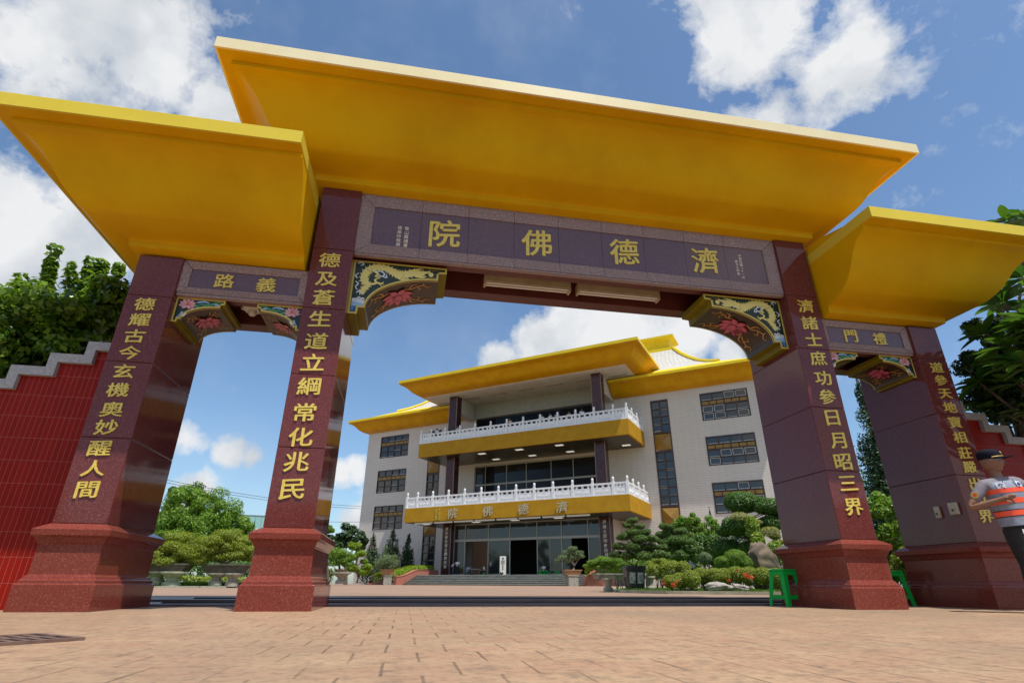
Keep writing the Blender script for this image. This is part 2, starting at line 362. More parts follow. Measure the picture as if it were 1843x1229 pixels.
def rock_mesh(name, m, size, parent=None, loc=None, rot=0, seed=1, rough=.28):
    bm = bmesh.new(); bmesh.ops.create_icosphere(bm, subdivisions=5, radius=1)
    rs = np.random.default_rng(seed); pl = rs.normal(size=(14, 3)); pl /= np.linalg.norm(pl, axis=1, keepdims=True); of = rs.uniform(.62, .95, 14)
    for v in bm.verts:
        p = np.array(v.co)
        for a, o in zip(pl, of):
            e = p@a-o
            if e > 0: p = p-a*e*.93
        p = p*(1+.05*math.sin(7*p[0]+seed)*math.sin(6*p[1]+2*p[2])+.035*math.sin(15*p[2]+5*p[0])+.03*math.sin(23*p[1]+11*p[0]+seed)+.006*rs.normal())
        v.co = Vector(p*np.array(size))
    me = bpy.data.meshes.new(name); bm.to_mesh(me); bm.free(); me.materials.append(m); me.polygons.foreach_set('use_smooth', [True]*len(me.polygons))
    return link(name, me, parent, 0, loc, rot)

# ------------------------------------------------------------------ ground
def paving_mat():
    m = mat('stamped_paving', (.3, .17, .11), .72); nt = m.node_tree; co = coords(m)
    tx = N(nt, 'ShaderNodeTexCoord'); sp = N(nt, 'ShaderNodeSeparateXYZ'); nt.links.new(tx.outputs['Object'], sp.inputs[0])
    wob = math_n(nt, 'MULTIPLY', math_n(nt, 'SUBTRACT', noise(m, co, 3.0, 3), .5), .022)
    X = math_n(nt, 'ADD', sp.outputs[0], wob); Y = math_n(nt, 'ADD', sp.outputs[1], wob)
    rowf = math_n(nt, 'DIVIDE', Y, .322); row = math_n(nt, 'FLOOR', rowf)
    off = math_n(nt, 'MULTIPLY', math_n(nt, 'PINGPONG', row, 1.0), .5)
    fu = math_n(nt, 'FRACT', math_n(nt, 'ADD', math_n(nt, 'DIVIDE', X, .25), off)); fv = math_n(nt, 'FRACT', rowf)
    du = math_n(nt, 'MULTIPLY', math_n(nt, 'MINIMUM', fu, math_n(nt, 'SUBTRACT', 1.0, fu)), .25)
    dv = math_n(nt, 'MULTIPLY', math_n(nt, 'MINIMUM', fv, math_n(nt, 'SUBTRACT', 1.0, fv)), .322)
    ju = math_n(nt, 'SUBTRACT', 1.0, math_n(nt, 'DIVIDE', du, .0075), True); jv = math_n(nt, 'SUBTRACT', 1.0, math_n(nt, 'DIVIDE', dv, .0045), True)
    brk = ramp(nt, noise(m, co, 1.1, 6, .65), [(.38, .12), (.60, .9)])
    fac = math_n(nt, 'MAXIMUM', math_n(nt, 'MULTIPLY', math_n(nt, 'MULTIPLY', ju, 1.6, True), brk), math_n(nt, 'MULTIPLY', math_n(nt, 'MULTIPLY', jv, brk), .55))
    wn = N(nt, 'ShaderNodeTexWhiteNoise', noise_dimensions='2D'); cb = N(nt, 'ShaderNodeCombineXYZ'); nt.links.new(math_n(nt, 'FLOOR', math_n(nt, 'ADD', math_n(nt, 'DIVIDE', X, .25), off)), cb.inputs[0]); nt.links.new(row, cb.inputs[1]); nt.links.new(cb.outputs[0], wn.inputs['Vector'])
    c = mixc(nt, wn.outputs['Value'], (.395, .238, .148), (.365, .215, .132))
    n = noise(m, coords(m, (1, 1.6, 1)), 2.2, 8, .65); n2 = noise(m, co, .45, 5); n3 = noise(m, co, 22, 5, .7)
    c = mixc(nt, ramp(nt, n, [(.40, 0.), (.66, .65)]), c, (.44, .315, .185))
    c = mixc(nt, ramp(nt, n2, [(.42, 0.), (.66, .6)]), c, (.255, .185, .122))
    c = mixc(nt, ramp(nt, n3, [(.47, 0.), (.70, .7)]), c, (.15, .105, .072))
    n4 = noise(m, coords(m, (1, 1, 1)), 7.0, 7, .7)
    c = mixc(nt, ramp(nt, n4, [(.53, 0.), (.66, .62)]), c, (.17, .122, .082))
    # the joints across the rows are worn nearly flat, those along the view stay open
    setc(m, mixc(nt, fac, c, (.115, .075, .05)))
    h = math_n(nt, 'ADD', math_n(nt, 'MULTIPLY', math_n(nt, 'SUBTRACT', 1.0, fac), 1.0), math_n(nt, 'MULTIPLY', math_n(nt, 'ADD', n3, n4), .55))
    bump(m, h, .4, .007); bsdf(m).inputs['Specular IOR Level'].default_value = .3
    return m
M['paving'] = paving_mat()
M['paving_far'] = mottled('pink_paving', (.33, .205, .135), (.26, .168, .11), .5, .8, 0, 0, 8)
M['threshold'] = mottled('shadowed_threshold_granite', (.20, .125, .12), (.14, .095, .095), 3, .35)  # dark granite, with the gate roof's shadow band put into its colour
ys = [-90, -8, 1.3]
mb = MB(); mb.add([(-300, -11, 0), (300, -11, 0), (300, 1.3, 0), (-300, 1.3, 0)], [(0, 1, 2, 3)])
struct(mb.build('plaza', M['paving']))
mb = MB(); mb.add([(-300, -26, -.12), (300, -26, -.12), (300, -11, -.12), (-300, -11, -.12), (-300, -11, 0), (300, -11, 0)], [(0, 1, 2, 3), (3, 2, 5, 4)])
struct(mb.build('road', mottled('asphalt', (.055, .055, .055), (.04, .04, .042), 3, .85)))  # unseen road, added to darken the light bounced up to the gate
mb = MB(); mb.add([(-300, -400, 0), (300, -400, 0), (300, -26, 0), (-300, -26, 0), (300, -26, -.12), (-300, -26, -.12)], [(0, 1, 2, 3), (3, 2, 4, 5)])
struct(mb.build('far_verge', mottled('verge_grass', (.07, .12, .03), (.05, .08, .025), .6, .9)))
mb = MB()
mb.add([(-300, 1.3, -.2), (300, 1.3, -.2), (300, 1.3, .025), (-300, 1.3, .025), (300, 2.3, .025), (-300, 2.3, .025), (300, 2.3, .05), (-300, 2.3, .05)], [(0, 1, 2, 3), (3, 2, 4, 5), (5, 4, 6, 7)])
mb.add([(-300, 2.3, .05), (300, 2.3, .05), (300, 4.2, .053), (-300, 4.2, .053)], [(0, 1, 2, 3)])
struct(mb.build('threshold_pavement', M['threshold']))
mb = MB(); mb.add([(-600, 4.2, .053), (600, 4.2, .053), (600, 47.3, .13), (-600, 47.3, .13), (600, 1500, .13), (-600, 1500, .13)], [(0, 1, 2, 3), (3, 2, 4, 5)])
struct(mb.build('courtyard_pavement', M['paving_far']))
for y, z, lab in ((1.62, .025, 'dark steel gate rail across the arches, nearer of the two'), (2.75, .05, 'dark steel gate rail across the arches, farther of the two')):
    mb = MB()
    for k in range(3): mb.box(-5.1+0, 5.1, y-.05+.04*k, y-.03+.04*k, z, z+.012+.006*(k == 1))
    tag(mb.build('gate_rail', M['dark_steel'], loc=(0, 0, .0015)), lab, 'rail', 'gate rails')
g = thing('drain_grate', 'rusty slotted drain grate set in the paving', 'drain grate', (-4.09, -3.23, 0), R(50))
mb = MB(); W1, W2 = .32, .235
mb.box(-W1, W1, -W2, -W2+.035, .001, .014).box(-W1, W1, W2-.035, W2, .001, .014).box(-W1, -W1+.035, -W2+.035, W2-.035, .001, .014).box(W1-.035, W1, -W2+.035, W2-.035, .001, .014).box(-W1+.035, W1-.035, -.02, .02, .001, .013)
for k in range(9): x = -W1+.035+.061*(k+.5); mb.box(x-.012, x+.012, -W2+.035, W2-.035, .001, .012)
mb.build('frame', mottled('rusted_iron', (.20, .12, .09), (.12, .07, .055), 12, .8), g)
MB().add([(-W1+.03, -W2+.03, .0035), (W1-.03, -W2+.03, .0035), (W1-.03, W2-.03, .0035), (-W1+.03, W2-.03, .0035)], [(0, 1, 2, 3)]).build('sump_shade', M['joint'], g)  # dark sheet on the paving, the shade below the bars as colour

# ------------------------------------------------------------------ the gateway
GW = thing('gateway', 'red granite three-arched gateway with sweeping yellow roofs and gold inscriptions', 'gateway')
XI, XO, XI4, XO4, DP = 3.2, 3.717, 5.219, 5.716, 1.17
def rect(x0, x1, y0, y1, o, z, ol=1, orr=1): return [(x0-o*ol, y0-o, z), (x1+o*orr, y0-o, z), (x1+o*orr, y1+o, z), (x0-o*ol, y1+o, z)]
BASE_PROF = [(.107, -.02), (.107, .235), (.088, .245), (.086, .272), (.072, .284), (.06, .31), (.042, .322), (.04, .60), (.052, .612), (.062, .64), (.075, .662), (.1, .678), (.104, .738), (.004, .796)]
SPLITS = {0: [.796, 1.659, 2.538, 3.43, 4.313, 5.307], 1: [.796, 1.678, 2.553, 3.408, 3.96]}
TXT = {2: '德及蒼生道立綱常化兆民', 3: '濟諸士庶功參日月昭三界', 1: '德耀古今玄機奧妙醒人間', 4: '道參天地寶相莊嚴出世界'}
ZC_IN = [4.135, 3.85, 3.58, 3.28, 2.975, 2.695, 2.39, 2.07, 1.78, 1.50, 1.20]
ZC_OUT = [3.285, 3.08, 2.87, 2.66, 2.435, 2.215, 1.99, 1.79, 1.56, 1.35, 1.13]
PLAB = {1: 'outermost pillar by the left wall', 2: 'tall inner pillar left of the main arch', 3: 'tall inner pillar right of the main arch', 4: 'outermost pillar behind the traffic warden'}
for pid, x0, x1, zs, zc, gw, gh in ((1, -XO4, -XI4, SPLITS[1], ZC_OUT, .225, .165), (2, -XO, -XI, SPLITS[0], ZC_IN, .27, .215), (3, XI, XO, SPLITS[0], ZC_IN, .27, .215), (4, XI4, XO4, SPLITS[1], ZC_OUT, .225, .165)):
    mb = MB()
    for a, b in zip(zs[:-1], zs[1:]):
        g0 = .0028
        mb.box(x0, x1, 0, DP, a+g0, b-g0, 0)
    mb.box(x0+.008, x1-.008, .008, DP-.008, zs[0], zs[-1]-.02, 1)
    p = mb.build('pillar', [M['granite'], M['joint']], GW, 0, .006); p['label'] = PLAB[pid]
    mb = MB(); mb.loft([rect(x0, x1, 0, DP, o, z) for o, z in BASE_PROF]); mb.build('pillar_base', M['granite_base'], p, 0, .004)
    xc = (x0+x1)/2-(.022 if pid < 3 else -.022)
    for ch, z in zip(TXT[pid], zc): mb = MB(); letter(mb, ch, xc, -.001, z, gw, gh*1.03, .012, .024); mb.build('gold_character', M['gold_letter'], p)

COVE = [(0, 0), (.09, .02), (.105, .03), (.11, .10), (.14, .125), (.165, .13), (.27, .145), (.36, .172), (.44, .205), (.51, .25), (.58, .31), (.64, .375), (.69, .445), (.74, .53), (.79, .615), (.845, .69), (.91, .76), (.98, .81), (1.04, .842), (1.09, .862), (1.092, .928), (1.235, .931)]
def gate_roof(x0, x1, z0, ol, orr, fm, lab):
    mb = MB(); mb.loft([rect(x0, x1, 0, DP, o, z0+z, ol, orr) for o, z in COVE]+[rect(x0, x1, 0, DP, 1.2, z0+1.0, ol, orr), rect(x0, x1, 0, DP, .3, z0+1.22, ol, orr)])
    r = mb.build('roof', M['yellow'], GW, 38); r['label'] = lab
    mb = MB()
    o = [rect(x0, x1, 0, DP, 1.262, z, ol, orr) for z in (z0+.93, z0+1.10)]; i = [rect(x0, x1, 0, DP, 1.19, z, ol*.0+ol, orr) for z in (z0+1.103, z0+.933)]
    mb.loft([o[0], o[1], i[0], i[1]], 0, False, False)
    mb.loft([i[1], o[0]], 0, False, False)
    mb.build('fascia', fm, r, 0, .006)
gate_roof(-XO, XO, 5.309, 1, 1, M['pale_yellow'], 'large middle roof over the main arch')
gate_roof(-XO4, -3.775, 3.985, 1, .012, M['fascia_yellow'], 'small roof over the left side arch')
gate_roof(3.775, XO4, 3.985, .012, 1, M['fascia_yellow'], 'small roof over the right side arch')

def gate_beam(x0, x1, z0, z1, iz0, iz1, sx, seams, chars, csz, small, lab):
    """pink granite frame round a purple tablet, in front of a maroon girder with a lamp channel beneath"""
    mb = MB()
    mb.box(x0, x1, .30, .34, z0+.02, z1, 0).box(x0, x1, .86, 1.10, z0, z1, 0).box(x0, x1, .34, .86, z0+.34 if z1-z0 > .7 else z0+.16, z1, 0)
    mb.box(x0, x1, .13, .30, z0, z1-.001, 0)
    b = mb.build('beam', M['channel_red'], GW, 0, .006); b['label'] = lab
    mb = MB(); ed = [x0+sx]+seams+[x1-sx]
    for a, c in zip(ed[:-1], ed[1:]): mb.box(a+.0022, c-.0022, .085, .12, iz0, iz1)
    mb.build('tablet', M['tablet'], b)
    mb = MB(); xa = [x0]+seams+[x1]
    def bar(pts): # pts: outer a, outer b, inner b, inner a in (x,z); bevelled towards the tablet
        fr = [(x, .045, z) for x, z in pts[:2]]+[(x, .072, z) for x, z in pts[2:]]; bk = [(x, .13, z) for x, z in pts]
        mb.loft([bk, fr])
    g = .0025
    for k, (a, c) in enumerate(zip(xa[:-1], xa[1:])):
        ia, ic = max(a, x0+sx), min(c, x1-sx); a2, c2 = (a+(g if k else g*2)), c-g
        bar([(a2, z0), (c2, z0), (ic-g, iz0), (ia+g, iz0)]); bar([(c2, z1), (a2, z1), (ia+g, iz1), (ic-g, iz1)])
    bar([(x0+g, z1-3*g), (x0+g, z0+3*g), (x0+sx, iz0+g), (x0+sx, iz1-g)]); bar([(x1-g, z0+3*g), (x1-g, z1-3*g), (x1-sx, iz1-g), (x1-sx, iz0+g)])
    mb.build('frame', M['frame_granite'], b)
    mb = MB()
    mb.box(x0+.004, x1-.004, .05, .125, z0-.035, z0-.002); mb.build('drip_ledge', M['frame_granite'], b, 0, .008)
    for ch, x, z in chars: mb = MB(); letter(mb, ch, x, .084, z, csz[0], csz[1], .014, .026); mb.build('gold_character', M['gold_letter'], b)
    if small:
        mb = MB()
        for col, x, zt, st in small:
            for i, ch in enumerate(col): letter(mb, ch, x, .084, zt-st*i, st*.9, st*.86, .006, .005, .05)
        mb.build('small_lettering', M['lamp_white'], b)
gate_beam(-XI, XI, 4.335, 5.305, 4.50, 5.125, .195, [-2.34+.668*k for k in range(8)],
          [('院', -2.005, 4.80), ('佛', -.67, 4.81), ('德', .675, 4.82), ('濟', 1.985, 4.82)], (.46, .46),
          [('敬山霞謹書', -2.535, 4.82, .07), ('信弟玲敬題', -2.635, 4.82, .07), ('中華民國八十一年', 2.59, 4.98, .056), ('歲次壬申建', 2.515, 4.87, .056)], 'long beam with the main tablet over the middle arch')
gate_beam(-XI4, -XO, 3.51, 3.962, 3.605, 3.865, .10, [], [('路', -4.715, 3.735), ('義', -4.215, 3.73)], (.235, .205), None, 'short beam over the left side arch')
gate_beam(XO, XI4, 3.51, 3.962, 3.605, 3.865, .10, [], [('門', 4.215, 3.735), ('禮', 4.715, 3.73)], (.235, .205), None, 'short beam over the right side arch')

# carved and painted corner brackets
M['br_green'] = mat('bracket_dark_green', (.018, .030, .016), .4)
M['br_brown'] = mottled('bracket_dark_brown', (.050, .024, .008), (.038, .020, .007), 6, .4)
M['br_olive'] = mottled('bracket_olive_gold', (.24, .185, .006), (.17, .135, .005), 5, .5, spec=.2)
M['br_gold'] = mat('bracket_gold_line', (.62, .50, .10), .4)
M['dr_yellow'] = mat('dragon_yellow', (.80, .68, .20), .4)
M['wv'] = [mat('wave_blue_deep', (.02, .09, .30), .4), mat('wave_blue', (.06, .22, .50), .4), mat('wave_pale', (.30, .50, .72), .4), mat('wave_white', (.70, .74, .76), .4)]
M['lotus'] = mat('lotus_pink', (.60, .115, .20), .45); M['lotus_dk'] = mat('lotus_outline', (.22, .02, .03), .5); M['vine'] = mat('vine_orange', (.50, .24, .05), .45)
M['lotus_pale'] = mat('lotus_pale', (.68, .42, .40), .45); M['leaf_green'] = mat('ribbon_green', (.06, .30, .12), .45); M['lotus_red'] = mat('lotus_heart', (.60, .14, .07), .45)
def ribbon(fn, pts, wid, off, mb, mi, n=None):
    """a flat painted stroke along 2D pts with widths wid, laid on a surface by fn(u,v,off)"""
    pts = np.array(pts, float); m = len(pts)
    if n:
        t = np.linspace(0, m-1, n); i = np.clip(t.astype(int), 0, m-2); f = (t-i)[:, None]
        P = lambda k: pts[np.clip(k, 0, m-1)]
        p0, p1, p2, p3 = P(i-1), P(i), P(i+1), P(i+2)
        q = .5*((2*p1)+(p2-p0)*f+(2*p0-5*p1+4*p2-p3)*f**2+(3*p1-p0-3*p2+p3)*f**3)
        wid = np.interp(np.linspace(0, 1, n), np.linspace(0, 1, len(wid)), wid) if hasattr(wid, '__len__') else np.full(n, wid); pts = q
    else: wid = np.array(wid) if hasattr(wid, '__len__') else np.full(m, wid)
    d = np.gradient(pts, axis=0); d /= np.linalg.norm(d, axis=1, keepdims=True)+1e-9; nn = np.stack([-d[:, 1], d[:, 0]], 1)
    a = pts+nn*wid[:, None]/2; b = pts-nn*wid[:, None]/2; k = len(pts)
    vs = [fn(x, y, off) for x, y in a]+[fn(x, y, off) for x, y in b]
    mb.add(vs, [(i, i+1, k+i+1, k+i) for i in range(k-1)], mi); return pts, nn, wid
def petal(fn, c, ang, ln, wd, off, mb, mi, mi2=None):
    q = []
    for t, s in ((0, 0), (.25, .42), (.55, .5), (.82, .26), (1, 0), (.82, -.26), (.55, -.5), (.25, -.42)):
        x, y = t*ln, s*wd; q.append((c[0]+x*math.cos(ang)-y*math.sin(ang), c[1]+x*math.sin(ang)+y*math.cos(ang)))
    if mi2 is not None:
        cx = np.mean(q, 0); mb.add([fn(cx[0]+(x-cx[0])*1.26, cx[1]+(y-cx[1])*1.26, off-.0012) for x, y in q], [tuple(range(8))], mi2)
    mb.add([fn(x, y, off) for x, y in q], [tuple(range(8))], mi)
def lotus(fn, c, s, mb, a0, mi, dk, heart=None, off=.004):
    for k, (da, ln) in enumerate(((-1.5, .95), (1.5, .95), (-1.05, 1.0), (1.05, 1.0), (-.6, 1.02), (.6, 1.02), (0, 1.05))):
        petal(fn, c, a0+da, s*ln, s*.42, off+.0008*k, mb, mi, dk)
    for k, (da, ln) in enumerate(((-2.3, .62), (2.3, .62), (-.35, .62), (.35, .62), (0, .55))):
        petal(fn, c, a0+da, s*ln, s*.34, off+.008+.0008*k, mb, heart if heart is not None and k == 4 else mi, dk)
def bracket(sx, xw, ztop, wid, hgt, y0, y1, big, lab):
    """sx=+1: grows to +x from a pillar face at xw"""
    st = .085 if big else .055
    out = [(0, 0), (wid, 0), (wid, -st), (wid-.11*wid/1.26, -st-.01), (wid-.115*wid/1.26, -st-.125*hgt/.84)]
    # arc between the stepped ends
    a0 = (wid-.115*wid/1.26, -st-.125*hgt/.84); a1 = (.21*wid/1.26, -hgt+.10*hgt/.84); arc = []
    for k in range(1, 13):
        t = k/12*math.pi/2; arc.append((a1[0]+(a0[0]-a1[0])*(1-math.sin(t)), a1[1]+(a0[1]-a1[1])*math.cos(t)))
    na = len(out); out += arc+[(.10*wid/1.26, -hgt+.10*hgt/.84), (.095*wid/1.26, -hgt), (0, -hgt)]
    P = [(xw+sx*x, ztop+z) for x, z in out]
    mb = MB(); mb.prism(P, y0, y1, 0, lambda i: 1 if na-1 <= i < na+11 else 2)
    br = mb.build('corner_bracket', [M['br_green'], M['br_brown'], M['br_olive']], GW); br['label'] = lab
    mb = MB(); q = [(xw+sx*x, ztop+z) for x, z in out]
    w = .026 if big else .02
    fr = lambda x, z, o: (x, y0-o, z)
    cx = sum(p[0] for p in q)/len(q); cz = sum(p[1] for p in q)/len(q)
    n = len(q)
    for i in range(n):
        a, b = Vector((*q[i], 0)), Vector((*q[(i+1) % n], 0)); d = (b-a).normalized(); nn = Vector((-d.y, d.x, 0))*(-sx*-1)
        if i == 0 : pass
        inn = nn*w
        # strip just inside the outline
        test = (a+b)/2+inn
        if (Vector((xw+sx*wid*.12, ztop-hgt*.12, 0))-(a+b)/2).dot(inn) < 0: inn = -inn
        yy = y0-.006-.0004*(i % 4); mb.add([(a.x, yy, a.y), (b.x, yy, b.y), (b.x+inn.x, yy, b.y+inn.y), (a.x+inn.x, yy, a.y+inn.y), (a.x, y0, a.y), (b.x, y0, b.y)], [(0, 1, 2, 3), (0, 4, 5, 1)])
    # thin lines along the edges of the curved face
    for yy in (y0+.012, y1-.03):
        for i in range(na-1, na+11):
            a, b = q[i], q[i+1]; mb.add([(a[0], yy, a[1]-.003), (b[0], yy, b[1]-.003), (b[0], yy+.016, b[1]-.003), (a[0], yy+.016, a[1]-.003)], [(0, 1, 2, 3)])
    mb.build('gold_edging', M['br_gold'], br)
    # paintings under the arch
    arcp = [q[na-1]]+[q[i] for i in range(na, na+12)]; cum = [0]
    for a, b in zip(arcp[:-1], arcp[1:]): cum.append(cum[-1]+math.hypot(b[0]-a[0], b[1]-a[1]))
    Lh = cum[-1]; ym = (y0+y1)/2
    def under(u, v, o):   # u along the arc from its middle, v across
        s = min(max(u+Lh/2, 0.001), Lh-.001); i = max(k for k in range(12) if cum[k] <= s); f = (s-cum[i])/(cum[i+1]-cum[i])
        a, b = arcp[i], arcp[i+1]; dx, dz = (b[0]-a[0]), (b[1]-a[1]); l = math.hypot(dx, dz)
        nx, nz = (dz/l, -dx/l); 
        if nx*(-sx)*-1 < 0 or (nx*sx < 0): nx, nz = -nx, -nz
        if nz > 0: nx, nz = -nx, -nz
        return (a[0]+dx*f+nx*o, ym+v, a[1]+dz*f+nz*o)
    S = Lh/1.22
    mb = MB(); D = (y1-y0)
    sc = min(S, 1) if big else S
    for m1 in (1, -1):
        for m2 in (1, -1):
            for pts in ([(.12, .16), (.22, .13), (.30, .19), (.36, .12), (.31, .09)], [(.30, .19), (.40, .22), (.46, .17), (.52, .21)], [(.2, .15), (.24, .24), (.31, .25)], [(.40, .22), (.41, .28)]):
                ribbon(under, [(m1*x*S, m2*y*D/.7) for x, y in pts], [.030*sc, .022*sc, .012*sc], .006, mb, 1, 14)
    lotus(lambda u, v, o: under(u*.86, v*1.12, o), (-.02*S, -.06*D), .27 if big else .19, mb, math.pi/2, 0, 2, None, .011)
    mb.build('lotus_painting', [M['lotus'], M['vine'], M['lotus_dk']], br)
    # painting on the front
    F = lambda x, z, o: (xw+sx*x, y0-o, ztop+z)
    mb = MB()
    if big:
        body, nn, wd = ribbon(F, [(.96, -.12), (.82, -.115), (.66, -.165), (.55, -.145), (.45, -.09), (.29, -.085), (.18, -.165), (.155, -.29), (.205, -.37), (.16, -.45), (.165, -.52)],
                              [.04, .10, .105, .095, .085, .09, .095, .09, .08, .06, .03], .004, mb, 0, 60)
        for i in range(2, 58, 2):
            for sgn in (1, -1):
                p = body[i]+nn[i]*wd[i]*.48*sgn; d = body[i+1]-body[i-1]; d = d/np.linalg.norm(d); tip = p+nn[i]*.03*sgn-d*.012
                mb.add([F(*(p-d*.012), .0045), F(*(p+d*.012), .0045), F(*tip, .0045)], [(0, 1, 2)], 0)
        # head: snout, mane, horns, whiskers; legs with claws
        for pts, wds in (([(.86, -.10), (.97, -.095), (1.03, -.075)], [.05, .04, .02]), ([(.84, -.16), (.93, -.17), (.98, -.155)], [.05, .035, .015]), ([(.76, -.09), (.86, -.055), (.94, -.045)], [.03, .02, .005]),
                         ([(.58, -.19), (.66, -.235), (.76, -.225)], [.05, .04, .015]),
                         ([(.23, -.36), (.32, -.33), (.30, -.28), (.37, -.24)], [.035, .03, .026, .012]), ([(.31, -.31), (.38, -.335), (.42, -.30)], [.03, .024, .008]), ([(.36, -.32), (.43, -.345)], [.016, .004]), ([(.36, -.33), (.40, -.375)], [.016, .004]), ([(.24, -.13), (.33, -.18), (.30, -.23), (.37, -.22)], [.036, .028, .026, .01])):
            ribbon(F, pts, wds, .0052+.00022*len(mb.f) % .0011, mb, 0, 12)
        ring = [(1.045+.035*math.cos(t), -.12+.035*math.sin(t)) for t in np.linspace(0, 2*math.pi, 14)[:-1]]
        mb.add([F(x, z, .005) for x, z in ring], [tuple(range(13))], 0)
        for pts in ([(1.0, -.05), (1.06, -.06), (1.10, -.045), (1.16, -.06)], [(.98, -.20), (1.02, -.17), (1.10, -.17), (1.13, -.14), (1.10, -.10)], [(1.03, -.19), (1.10, -.20)], [(.63, -.24), (.68, -.18), (.66, -.14)], [(.17, -.12), (.23, -.16), (.25, -.11)]):
            ribbon(F, pts, [.008, .006, .003], .0062, mb, 5, 14)
        for pts in ([(.05, -.05), (.10, -.03), (.13, -.06), (.09, -.08)], [(.30, -.16), (.36, -.14), (.42, -.18), (.38, -.22), (.34, -.19)], [(.05, -.33), (.09, -.36), (.06, -.41), (.09, -.46)], [(.07, -.28), (.04, -.24), (.08, -.2)], [(.40, -.22), (.45, -.23), (.44, -.18)], [(.08, -.50), (.12, -.47), (.13, -.53)]):
            ribbon(F, pts, [.016, .02, .01], .0064, mb, 4, 14)
        for r_, k in ((.36, 3), (.315, 2), (.26, 1), (.20, 0)):
            ang = np.linspace(R(40), R(97), 14); c0 = (.06, -.99)
            if k == 0: pass
            arcq = [(c0[0]+r_*1.13*math.cos(t), c0[1]+r_*1.13*math.sin(t)) for t in ang]
            arcq = [(max(.035, min(x, .20)), z) for x, z in arcq if (z > -hgt+.04 or x < .08)]
            poly = [p for p in arcq if p[1] > -hgt*.88+.0*p[0] or p[0] < .09]
            lo = [(.085, -hgt+.04), (.035, -hgt+.04)]
            poly = [(.16, -hgt*.87)] + poly + [(.035, poly[-1][1])]+[(.035, -hgt+.035), (.075, -hgt+.035), (.08, -hgt*.87)]
            mb.add([F(x, z, .003+.0007*(3-k)) for x, z in poly], [tuple(range(len(poly)))], 1+k)
        for x, z in ((.045, -.60), (.095, -.575), (.145, -.585)):
            ribbon(F, [(x, z-.03), (x+.02, z+.01), (x+.045, z), (x+.035, z-.02)], [.022, .02, .008], .0068, mb, 4, 10)
        mb.build('dragon_painting', [M['dr_yellow']]+M['wv']+[M['vine']], br)
    else:
        lotus(F, (.135, -.105), .10, mb, math.pi/2, 0, 1, 2, .003)
        for pts, k in (([(.22, -.08), (.27, -.12), (.33, -.10), (.30, -.07), (.26, -.09)], 3), ([(.33, -.08), (.40, -.07), (.45, -.04), (.52, -.03)], 3), ([(.24, -.05), (.32, -.035), (.38, -.05)], 4), ([(.44, -.06), (.50, -.07)], 4), ([(.10, -.19), (.08, -.24), (.05, -.27)], 4), ([(.14, -.19), (.12, -.24), (.07, -.25)], 5), ([(.19, -.14), (.23, -.15)], 5)):
            ribbon(F, pts, [.024, .026, .01], .004, mb, k, 14)
        mb.build('lotus_front_painting', [M['lotus_pale'], M['lotus'], M['lotus_red'], M['leaf_green'], M['wv'][2], M['wv'][3]], br)
for sx, xw, zt, wd, hg, y0, big, lab in ((1, -XI+.002, 4.298, 1.26, .81, .2, True, 'dragon bracket at the left of the main arch'), (-1, XI-.002, 4.298, 1.26, .81, .2, True, 'dragon bracket at the right of the main arch'),
                                (1, -XI4+.002, 3.475, .56, .33, .12, False, 'lotus bracket, left one of the left side arch'), (-1, -XO-.002, 3.475, .56, .33, .12, False, 'lotus bracket, right one of the left side arch'),
                                (1, XO+.002, 3.475, .56, .33, .12, False, 'lotus bracket, left one of the right side arch'), (-1, XI4-.002, 3.475, .56, .33, .12, False, 'lotus bracket, right one of the right side arch')):
    bracket(sx, xw, zt, wd, hg, y0, y0+.72, big, lab)
# things fixed to the gate
for x0, x1, lab in ((-1.37, -.05, 'twin-tube cream batten lamp under the main beam, left of the two'), (.06, 1.38, 'twin-tube cream batten lamp under the main beam, right of the two')):
    t = thing('batten_lamp', lab, 'lamp', ((x0+x1)/2, .56, 4.36), 0, 'batten lamps under the main beam')
    h = (x1-x0)/2; mb = MB(); mb.box(-h, h, -.07, .07, 0, .10).box(-h, h, -.075, -.06, -.02, .0).box(-h, h, .06, .075, -.02, 0).box(-h, -h+.03, -.07, .07, -.06, -.0005).box(h-.03, h, -.07, .07, -.06, -.0005)
    mb.box(-h*.7, -h*.7+.02, -.02, .02, .1, .32).box(h*.7, h*.7+.02, -.02, .02, .1, .32)
    mb.build('housing', M['lamp_cream'], t, 0, .004)
    mb = MB()
    for y in (-.035, .035): mb.tube([(-h+.03, y, -.03), (h-.03, y, -.03)], .016, 8)
    mb.build('tube', M['tube_off'], t, 40)
for xs, lab in ((-4.46, 'scalloped white ceiling lamp under the left side beam'), (4.46, 'scalloped white ceiling lamp under the right side beam')):
    t = thing('ceiling_lamp', lab, 'lamp', (xs, .55, 3.66), 0, 'ceiling lamps of the side arches')
    mb = MB(); rings = []
    for r_, z in ((.05, 0), (.09, -.02), (.14, -.05), (.13, -.075), (.05, -.085)): rings.append([(r_*(1+.12*math.cos(8*q))*math.cos(q), r_*(1+.12*math.cos(8*q))*math.sin(q), z) for q in np.linspace(0, 2*math.pi, 33)[:-1]])
    mb.loft(rings).build('shade', M['lamp_white'], t, 60)
    MB().lathe([(.045, -.08), (.055, -.11), (.04, -.15), (0.005, -.165)]).build('bulb', M['lamp_white'], t, 60)
